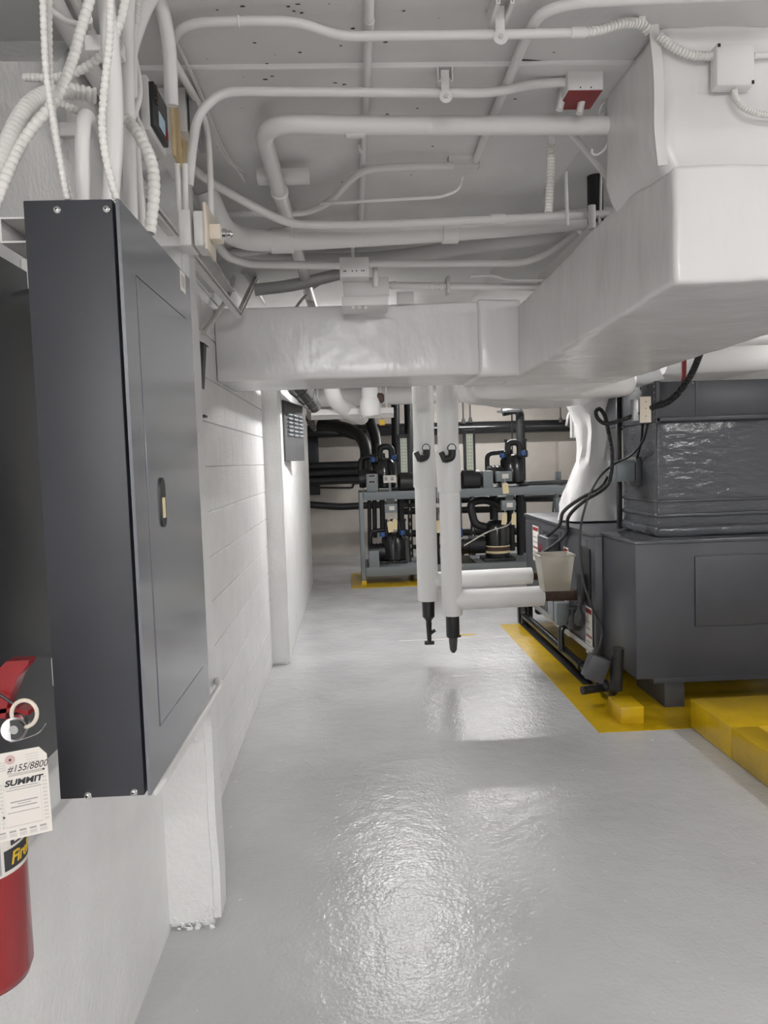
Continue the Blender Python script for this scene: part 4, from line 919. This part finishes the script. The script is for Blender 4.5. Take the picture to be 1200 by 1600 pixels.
# orange sticker
a = AY(780, 742, 9.6); 
t = thing('warning_sign', 'small orange and white warning plate on the upper right compressor', 'sign', (a.x, 9.6, a.z))
MB().box(a.x - .04, a.x + .045, 9.60, 9.62, a.z - .04, a.z + .04, .001).build('plate', M['paper'], t)
for k in (-.02, .012): MB().box(a.x - .035, a.x + .04, 9.597, 9.60, a.z + k - .006, a.z + k + .006).build('stripe', M['redp'], t)
# receivers + level scales
def receiver(px0, px1, py, spx, sy0, sy1, Y, label):
    a, b = AY(px0, py, Y), AY(px1, py, Y)
    t = thing('receiver_tank', label, 'tank', ((a.x + b.x) / 2, Y, a.z - .12), 'receiver tanks')
    MB().tube([a, a + V(.03, 0, 0), b - V(.03, 0, 0), b], [.07, .125, .125, .07], 20).build('tank', M['black'], t)
    MB().box(a.x + .06, a.x + .10, Y - .1, Y + .1, 1.13, a.z - .1, .003).build('saddle', M['black'], t); MB().box(b.x - .10, b.x - .06, Y - .1, Y + .1, 1.13, a.z - .1, .003).build('saddle', M['black'], t)
    s0, s1 = AY(spx[0], sy0, Y - .02), AY(spx[1], sy1, Y - .02)
    MB().box(s0.x - .03, s1.x + .03, Y - .02, Y + .05, a.z, s0.z + .05, .004).build('column', M['black'], t)
    sc_ = MB().box(s0.x, s1.x, Y - .03, Y - .02, s1.z, s0.z, .002).build('level_scale', M['scale_'], t)
    for k in range(11):
        zz = s1.z + (s0.z - s1.z) * (k + .5) / 11
        for u in (.18, .62): MB().box(s0.x + (s1.x - s0.x) * u, s0.x + (s1.x - s0.x) * (u + .18), Y - .0325, Y - .03, zz - .006, zz + .006).build('scale_mark', M['ink2'], sc_)
receiver(621, 652, 754, (625, 637), 685, 738, 9.42, 'black receiver tank with level scale left of the standpipes')
receiver(719, 752, 750, (728, 740), 678, 736, 9.42, 'black receiver tank with level scale right of the standpipes')
# manila tags
def paper_tag(px, py, w_, h_, Y, label, rot=0, st_=.06):
    a = AY(px, py, Y); t = thing('paper_tag', label, 'tag', a, 'cream paper tags on the rack')
    R = Matrix.Translation(a) @ Matrix.Rotation(rot, 4, 'Y'); hw, hh = w_ / 2, h_ / 2
    m = MB(); m.prism([R @ V(x, 0, z) for x, z in ((-hw, -hh), (hw, -hh), (hw, hh * .75), (hw * .6, hh), (-hw * .6, hh), (-hw, hh * .75))], V(0, .003, 0)); m.build('card', M['manila'], t)
    MB().tube([R @ V(0, 0, hh * .8), R @ V(.005, .03, hh + st_)], .003, 5).build('string', M['paper'], t)
paper_tag(610, 823, .065, .135, 9.25, 'cream tag leaning under the left hanging switch box', -.12)
paper_tag(617, 819, .06, .13, 9.27, 'cream tag behind the leaning one under the left switch box', .05)
paper_tag(790, 763, .075, .13, 9.287, 'cream tag hanging over the upper shelf beam at the right', -.08)
paper_tag(788, 811, .06, .14, 9.26, 'cream tag under the right hanging switch box, left of two', .12)
paper_tag(803, 811, .055, .14, 9.27, 'cream tag under the right hanging switch box, right of two', .05)
paper_tag(685, 823, .06, .15, 9.26, 'cream tag visible between the two standpipes', 0, .40)
# black pipework around the rack
def bpipe(pts, r, label, rad=.12, m='black', n=12, group=None): return MB().tube(fillet(pts, rad), r, n).build('black_pipe', M[m], label=label, cat='pipe', group=group)
bpipe([V(-1.4, 12.1, AY(500, 674, 12.1).z), V(5.6, 12.1, AY(960, 664, 12.1).z)], .10, 'long thick black pipe crossing the back wall', m='blackg', n=18)
for k, y in enumerate((729, 740, 752)):
    bpipe([V(-1.40, 12.0, AY(470, y, 12.0).z), AY(572, y - 3, 12.0)], .062, ['uppermost', 'middle', 'lowest'][k] + ' of three black pipes low on the back wall')
bpipe([V(-1.40, 12.0, AY(476, 786, 12.0).z), AY(476, 788, 12.0), AY(530, 792, 12.0), AY(590, 789, 12.0), AY(660, 787, 12.0)], .055, 'drooping black hose under the three black pipes')
bpipe([AY(480, 762, 12.436), AY(552, 762, 12.436), AY(552, 755, 12.436), AY(566, 755, 12.436)], .014, 'thin black line stepping below the three black pipes', .05)
bpipe([AY(500, 664, 10.6), AY(545, 668, 10.3), AY(572, 690, 10.0), AY(572, 735, 9.9)], .078, 'thick black insulated pipe bending down to the left compressor', .5, n=14)
bpipe([AY(575, 650, 10.4), AY(590, 690, 10.2), AY(586, 725, 9.95)], .07, 'second black insulated pipe bending down behind the first', .3)
bpipe([AY(510, 655, 10.9), AY(545, 676, 10.6), AY(575, 682, 10.4)], .085, 'sagging black insulated hose under the white trapeze', .3)
for k, (px0, px1) in enumerate(((618, 619), (638, 640))):
    bpipe([V(AY(px0, 628, 11.0).x, 11.0, CEIL), AY(px1, 745, 11.0)], .06, ['left', 'right'][k] + ' of two tall black risers behind the left receiver')
bpipe([AY(785, 644, 11.0), AY(812, 638, 11.0), AY(814, 700, 11.0), V(AY(815, 770, 11.0).x, 11.0, .0)], .062, 'black riser with a bend at the top right of the rack', .15)
bpipe([V(AY(800, 640, 11.1).x, 11.1, CEIL), AY(801, 740, 11.1)], .010, 'thin black rod beside the bent riser')
MB().box(AY(777, 644, 10.9).x, AY(816, 644, 10.9).x, 10.88, 10.92, AY(777, 645, 10.9).z, AY(777, 642, 10.9).z).build('pipe_bracket', M['black'], label='black bracket carrying the bent riser', cat='bracket')
for k, y in enumerate((782, 799, 834, 855)):
    rr = (.05, .045, .05, .03)[k]; bpipe([AY(622 if k != 1 else 630, y, 10.324 + rr), AY(880 if k == 0 else 815, y - 4, 10.324 + rr)], rr, ['highest', 'second', 'third', 'lowest'][k] + ' of the level black pipes behind the lower shelf')
for k, (px, y0, y1, r) in enumerate(((577, 775, 865, .025), (585, 775, 840, .03), (597, 775, 830, .035), (626, 782, 838, .045), (771, 772, 812, .055), (798, 795, 860, .05), (812, 800, 870, .045))):
    bpipe([V(AY(px, y0, 10.0).x, 10.0, 1.115), AY(px + 1, y1, 10.0)], r, '%s black drop pipe from the left post inside the rack' % ['first', 'second', 'third', 'fourth', 'fifth', 'sixth', 'seventh'][k], group='black drop pipes inside the rack')
bpipe([AY(620, 840, 9.8), AY(634, 842, 9.8), AY(637, 885, 9.7)], .055, 'black elbow hose at the lower shelf left of the standpipes', .2)
bpipe([AY(640, 880, 9.9), AY(610, 884, 9.9)], .05, 'black hose lying on the lower shelf')
bpipe([AY(680, 800, 10.1), AY(682, 905, 10.0)], .05, 'black pipe seen between the two standpipes')
bpipe([AY(865, 785, 9.6), AY(862, 830, 9.6)], .012, 'thin black wire below the right end of the shelf')
bpipe([V(AY(925, 640, 9.4).x, 9.4, CEIL), AY(925, 640, 9.4), AY(905, 648, 9.4), AY(902, 668, 9.4)], .15, 'thick black elbow beside the wrapped boot', .2, n=16)
for k, px in enumerate((893, 898)): MB().tube([V(AY(px, 684, 7.0).x, 7.0, CEIL), V(AY(px, 684, 7.0).x, 7.0, AY(px, 684, 7.0).z)], .013, 8).build('white_rod', M['white'], label=['left', 'right'][k] + ' of two thin white rods hanging by the boot', cat='rod')
for k, (px, y0, y1, Y) in enumerate(((724, 625, 662, 12.0), (735, 625, 660, 12.0), (876, 630, 660, 12.0))):
    t = thing('pipe_hanger', 'thin hanger rod on the thick back wall pipe, ' + ['left', 'middle', 'right'][k] + ' one', 'hanger', AY(px, y1, Y), 'back wall pipe hangers')
    a, b = AY(px, y0, Y), AY(px, y1, Y)
    MB().tube([V(b.x, Y, CEIL), b], .012, 8).build('rod', M['dark'], t); MB().tube([b + V(0, 0, .08), b], [.02, .04], 8).build('socket', M['dark'], t)
# back wall cabinets
a, b = AY(481, 672, 12.3), AY(500, 773, 12.3)
t = thing('wall_cabinet', 'tall dark cabinet on the back wall beside the alcove corner', 'cabinet', (a.x, 12.3, b.z))
MB().box(a.x - .3, b.x, 12.28, 12.45, b.z, a.z, .006).build('body', M['panel'], t); MB().box(a.x - .28, b.x - .02, 12.27, 12.281, b.z + .02, a.z - .02, .003).build('door', M['panel'], t)
a, b = AY(872, 690, 12.3), AY(912, 752, 12.3)
t = thing('wall_cabinet', 'beige wall cabinet behind the rack at the right', 'cabinet', (a.x, 12.3, b.z))
MB().box(a.x, b.x, 12.25, 12.45, b.z, a.z, .006).build('body', M['bwall'], t); MB().box(b.x, b.x + .3, 12.2, 12.45, b.z, a.z, .006).build('side_panel', M['steel'], t)
a, b = AY(869, 737, 9.9), AY(877, 750, 9.9)
MB().box(a.x, b.x, 9.9, 9.98, b.z, a.z, .003).build('switch_box', M['steel'], label='small grey box standing at the right end of the upper shelf', cat='electrical box')
MB().box(AY(815, 753, 9.8).x, AY(885, 753, 9.8).x, 9.7, 9.9, 1.13, 1.18, .004).build('steel_channel', M['dark'], label='dark steel channel lying on the upper shelf at the right', cat='channel')
# far white pipes under the ceiling
fp = M['pipe']
def wpipe(pts, r, label, rad=.2, n=18, hang=()):
    if not hang: return MB().tube(fillet(pts, rad), r, n).build('white_pipe', fp, label=label, cat='pipe')
    t = thing('white_pipe', label, 'pipe', pts[0]); MB().tube(fillet(pts, rad), r, n).build('jacket', fp, t)
    for k in hang:
        p = pts[0].lerp(pts[-1], k)
        MB().tube([p + V(0, 0, r * .9), V(p.x, p.y, CEIL)], .008, 6).build('hanger_rod', M['galv'], t)
        MB().tube([p - V(.02, 0, 0), p + V(.02, 0, 0)], r * 1.03, n).build('hanger_band', M['galv'], t)
    return t
wpipe([AY(516, 560, 8.0), AY(518, 622, 8.0), AY(545, 643, 8.3), AY(565, 652, 8.8)], .085, 'white insulated pipe turning back above the trapeze, left of two', .2)
wpipe([AY(578, 560, 8.0), AY(578, 640, 8.0), AY(580, 650, 8.0)], .085, 'white insulated pipe coming straight down above the trapeze', .2)
MB().lathe(AY(579, 652, 8.0), [(.05, 0), (.09, .02), (.105, .06), (.105, .16), (.09, .2)], 20).build('pipe_elbow', fp, label='bulky white pipe end resting on the trapeze', cat='pipe')
wpipe([AY(485, 622, 9.0), AY(560, 620, 9.0), AY(800, 612, 9.0)], .105, 'long white insulated pipe crossing under the far ceiling', hang=(.12, .9))
wpipe([AY(520, 590, 8.6), AY(575, 590, 8.6), AY(750, 586, 8.6)], .07, 'higher white pipe crossing under the far ceiling', hang=(.15, .85))
tt = thing('pipe_trapeze', 'white strut trapeze carrying the far white pipes', 'strut', AY(550, 650, 8.2))
for (y, Y) in ((645, 8.2), (652, 8.5)):
    a, b = AY(486, y, Y), AY(615, y - 3, Y); MB().box(a.x, b.x, Y - .02, Y + .02, a.z - .03, a.z + .03, .004).build('bar', M['white'], tt)
for px in (490, 497, 595, 604):
    a = AY(px, 640, 8.2); MB().tube([V(a.x, 8.2, a.z - .05), V(a.x, 8.2, CEIL - .03)], .008, 6).build('rod', M['white'], tt)
a = AY(593, 622, 8.0); MB().lathe(a, [(.03, -.05), (.05, -.03), (.05, .03), (.03, .05)], 12).build('drain_valve', M['brown'], label='small brass valve beside the bulky white pipe end', cat='valve')
a = AY(597, 660, 8.4)
yt = thing('yellow_tag', 'small yellow tag under the far trapeze', 'tag', a)
MB().box(a.x - .03, a.x + .03, 8.4, 8.41, a.z - .03, a.z + .03, .002).build('card', M['yel'], yt)
MB().tube([V(a.x, 8.405, a.z + .02), V(a.x, 8.5, AY(550, 652, 8.5).z)], .004, 5).build('string', M['paper'], yt)
# dark insulated pipe on left wall + louvred cover
t = thing('black_pipe', 'black insulated pipe strapped along the far left wall', 'pipe', AX(470, 615, -.38))
A0, A1 = AX(440, 575, -.36), AX(490, 634, -.34)
MB().tube([A0, A1], .07, 16).build('insulation', M['blackg'], t)
for k in (.35, .6, .82):
    c = A0.lerp(A1, k); d = (A1 - A0).normalized() * .012; MB().tube([c - d, c + d], .074, 16).build('strap', M['dark'], t)
L0, L1 = V(-.50, 6.0, 0), V(-.40, 6.72, 0); ld = (L1 - L0).normalized(); ln = V(ld.y, -ld.x, 0)
t = thing('louvred_cover', 'dark grey louvred cabinet on the far left wall', 'cabinet', (-.45, 6.36, 1.53))
zb, zt = 1.525, 1.995
MB().prism([V(L0.x, L0.y, zb), V(L1.x, L1.y, zb), V(L1.x - .115, L1.y, zb), V(-.52, L0.y, zb)], V(0, 0, zt - zb)).build('body', M['dark'], t)
for col in range(3):
    for k in range(6):
        c = L0 + ld * (.16 + .2 * col) + ln * .004; z = 1.72 + .032 * k
        MB().prism([c - ld * .07 + V(0, 0, z), c + ld * .07 + V(0, 0, z), c + ld * .07 + ln * .014 + V(0, 0, z + .006), c - ld * .07 + ln * .014 + V(0, 0, z + .006)], V(0, 0, .012)).build('louvre', M['steel'], t)
# loose bundle of wires near alcove corner
for k in range(7):
    o = random.uniform(-1, 1)
    pts = [AY(474 + o * 2, 640 + k, 9.3), AY(478 + k * 1.5, 652 + 3 * k, 9.3), AY(486 + k * 1.2, 658 + 2 * k, 9.35), AY(488 + o, 645, 9.4)]
    MB().tube(spline(pts, 6), .008, 6).build('loose_wire', M['brown' if k % 2 else 'dark'], label='dark loose wire in the bundle at the alcove corner', cat='wire', group='alcove wire bundle')
# right hand side, above the plenum
wpipe([AY(1035, 566, 6.5), AY(1250, 556, 6.5)], .105, 'large white insulated pipe behind the plenum top', hang=(.85,))
MB().tube([AY(1070, 520, 4.9), AY(1068, 600, 4.9)], .018, 12).build('red_pipe', M['redp'], label='thin red pipe rising behind the plenum', cat='pipe')

# ================================================================== FIRE EXTINGUISHER
EY = 1.06; er = AY(50, 1400, EY); R_ = .066; ex = er.x - R_ - .0085
zb = AY(20, 1532, EY).z; zshould = AY(20, 1175, EY).z
et = thing('fire_extinguisher', 'red fire extinguisher hanging on the left wall beside the panel', 'fire extinguisher', (ex, EY, zb))
hsh = zshould - zb
MB().lathe((ex, EY, zb), [(.03, .006), (R_ - .018, .0), (R_ - .005, .008), (R_, .022), (R_, hsh - .06), (R_ - .006, hsh - .035), (R_ - .022, hsh - .014), (.03, hsh), (.02, hsh + .004)], 48).build('cylinder', M['red'], et)
zl0, zl1 = AY(20, 1372, EY - R_).z - .014, AY(20, 1235, EY - R_).z
def cylfr(ang0, z0, rr=R_ + .0006):
    def fr(u, v, w_=0):
        a = ang0 + u / R_; r = rr + w_
        return V(ex + r * math.cos(a), EY + r * math.sin(a), z0 + v)
    return fr
def band(a0, a1, z0, z1, rr, name, m, parent, n=24):
    mb = MB(); vs = []
    for k in range(n + 1):
        a = a0 + (a1 - a0) * k / n
        for r in (rr, rr - .0006):
            for z in (z0, z1): vs.append(V(ex + r * math.cos(a), EY + r * math.sin(a), z))
    fs = []
    for k in range(n):
        b_ = 4 * k
        fs += [[b_, b_ + 4, b_ + 5, b_ + 1], [b_ + 2, b_ + 3, b_ + 7, b_ + 6], [b_ + 1, b_ + 5, b_ + 7, b_ + 3], [b_, b_ + 2, b_ + 6, b_ + 4]]
    fs += [[0, 1, 3, 2], [4 * n, 4 * n + 2, 4 * n + 3, 4 * n + 1]]
    return mb.add(vs, fs).build(name, m, parent)
aC = math.radians(-62)
lb = band(math.radians(-170), math.radians(70), zl0, zl1, R_ + .0006, 'label', M['paper'], et)
band(math.radians(-170), math.radians(-36), zl0 + .004, zl1, R_ + .0009, 'grey_print', M['pgrey'], lb)
band(math.radians(-32), math.radians(70), zl0 + .006, zl0 + .034, R_ + .0011, 'black_band', M['tagtxt'], lb)
band(math.radians(-22), math.radians(-2), zl0 + .038, zl0 + .062, R_ + .0012, 'pictogram', M['tagtxt'], lb, 6)
band(math.radians(-17), math.radians(-7), zl0 + .041, zl0 + .057, R_ + .0014, 'pictogram_figure', M['paper'], lb, 4)
text_mb('FireM', .024, cylfr(math.radians(-24), zl0 + .012, R_ + .0014), .0006, .0004, .25, .95).build('lettering', M['yel'], lb)
# head: neck, gauge, handles, pin ring
zt_ = zshould
MB().lathe((ex, EY, zt_ - .004), [(.021, 0), (.021, .02), (.017, .022), (.017, .05), (.014, .055)], 20).build('valve_body', M['chrome'], et)
hx = AY(40, 1040, EY)
def lever(pts, wdt, name, th=.004):
    vs = []
    for p in pts: vs += [V(p[0], EY - wdt / 2, p[1]), V(p[0], EY + wdt / 2, p[1]), V(p[0], EY + wdt / 2, p[1] + th), V(p[0], EY - wdt / 2, p[1] + th)]
    n = len(pts); fs = [[i * 4 + j, i * 4 + (j + 1) % 4, i * 4 + 4 + (j + 1) % 4, i * 4 + 4 + j] for i in range(n - 1) for j in range(4)] + [[0, 3, 2, 1], [4 * n - 4, 4 * n - 3, 4 * n - 2, 4 * n - 1]]
    return MB().add(vs, fs).build(name, M['red'], et)
g = lambda px, py: (AY(px, py, EY).x, AY(px, py, EY).z)
hp = [g(*q) for q in ((-30, 1072), (0, 1046), (16, 1030), (50, 1028), (50, 1034), (34, 1055), (18, 1095), (14, 1118), (-30, 1118))]
MB().prism([V(a, EY - .012, b) for a, b in hp], V(0, .024, 0)).build('upper_lever', M['red'], et)
lever([g(-30, 1118), g(10, 1110), g(30, 1108), g(50, 1114)], .024, 'carry_handle', .006)
gc = AY(22, 1140, EY - .03)
MB().tube([gc + V(-.006, .022, 0), gc + V(0, 0, 0)], .0165, 22).build('gauge_case', M['chrome'], et)
MB().tube([gc + V(0, -.0012, 0), gc + V(0, .0, 0)], .0135, 22).build('gauge_dial', M['dark'], et)
MB().tube([gc + V(0, -.0016, 0), gc + V(0, -.0008, 0)], .006, 14).build('gauge_hub', M['chrome'], et)
pr = [AY(18 + 20 + 20 * math.cos(a), 1115 + 22 * math.sin(a) * .95 + 0, EY - .025) for a in [2 * PI * k / 20 for k in range(21)]]
MB().tube(pr, .0028, 8, cap=False).build('pull_ring', M['cream'], et)
MB().tube(spline([AY(15, 1160, EY - .03), AY(35, 1155, EY - .03), AY(60, 1145, EY - .02), AY(72, 1130, EY - .02)], 6), .0006, 5).build('seal_wire', M['chrome'], et)
MB().tube([AY(-5, 1083, EY - .02), AY(24, 1102, EY - .02)], .0018, 6).build('tamper_seal', M['black'], et)
MB().box(XW + .001, ex, EY - .015, EY + .015, zb + .20, zb + .24, .003).build('wall_hook', M['black'], et)
# inspection tag
tp = AY(40, 1238, EY - R_ - .02)
o0 = AY(-6, 1318, EY - R_ - .045); un = V(.90, .436, 0); vn = V(.0, -.03, 1); TF = frame_of(o0, un, vn)
tw = .065; th = .110
tg = thing('inspection_tag', 'white paper inspection tag hanging on the fire extinguisher', 'tag', o0)
card = MB().prism([TF(0, 0), TF(tw, 0), TF(tw * 1.0, th * .93), TF(tw * .87, th * 1.03), TF(tw * .13, th * 1.03), TF(0, th * .93)], TF(0, 0, .0006) - TF(0, 0, 0)).build('card', M['paper'], tg)
dw = .0009
c = TF(tw * .35, th * .94, dw)
nn = TF(0, 0, 1) - TF(0, 0, 0)
MB().tube([c - nn * .0006, c + nn * .0003], .0058, 18).build('eyelet', M['brown'] if False else mat('pink_eyelet', (.55, .36, .34), .6), card)
MB().tube([c - nn * .0006, c + nn * .0006], .0016, 10).build('eyelet_hole', M['tagtxt'], card)
def tq(u0, u1_, v0, v1_, m='ink3', name='print_line'): quad(TF, tw * u0, tw * u1_, th * v0, th * v1_, dw, .0003).build(name, M[m], card)
def tt_(body, size, u, v, m='tagtxt', **k): 
    f = lambda a, b, c_=0: TF(tw * u + a, th * v + b, dw + c_)
    text_mb(body, size, f, .0003, **k).build('lettering', M[m], card)
tt_('SUMMIT', .0105, .22, .635, bold=.0004, shear=.2, sx=1.15)
tt_('#155/8800', .0125, .28, .79, shear=.35, sx=.85)
for k, (u0, u1_, v) in enumerate(((.30, .80, .605), (.24, .86, .575), (.30, .78, .43), (.42, .66, .405), (.30, .76, .37), (.24, .80, .31))):
    tq(u0, u1_, v, v + (.014 if k in (2, 4) else .008), 'ink2')
tq(.20, .202, .15, .72, 'ink2'); tq(.84, .842, .15, .72, 'ink2'); tq(.20, .842, .15, .153, 'ink2'); tq(.20, .842, .60, .602, 'ink3')
for k in range(12):
    tq(.88, .96, .16 + .045 * k, .182 + .045 * k); tq(.05, .10, .16 + .045 * k, .185 + .045 * k); tq(.13, .18, .15 + .045 * k, .175 + .045 * k)
for k in range(5):
    tq(.06 + .18 * k, .18 + .18 * k, .085, .105, 'ink2'); tq(.06 + .18 * k, .19 + .18 * k, .03, .07)
for k in range(4): tq(.05, .27, .82 + .03 * k, .835 + .03 * k); tq(.62, .84, .87 + .03 * k, .88 + .03 * k); tq(.3, .9, .745 + .02 * (k % 2), .752 + .02 * (k % 2))
for (u, v) in ((.92, .76), (.10, .40), (.17, .28)):
    c = TF(tw * u, th * v, dw); MB().tube([c - nn * .0005, c + nn * .0002], .0014, 8).build('punch_hole', M['tagtxt'], card)
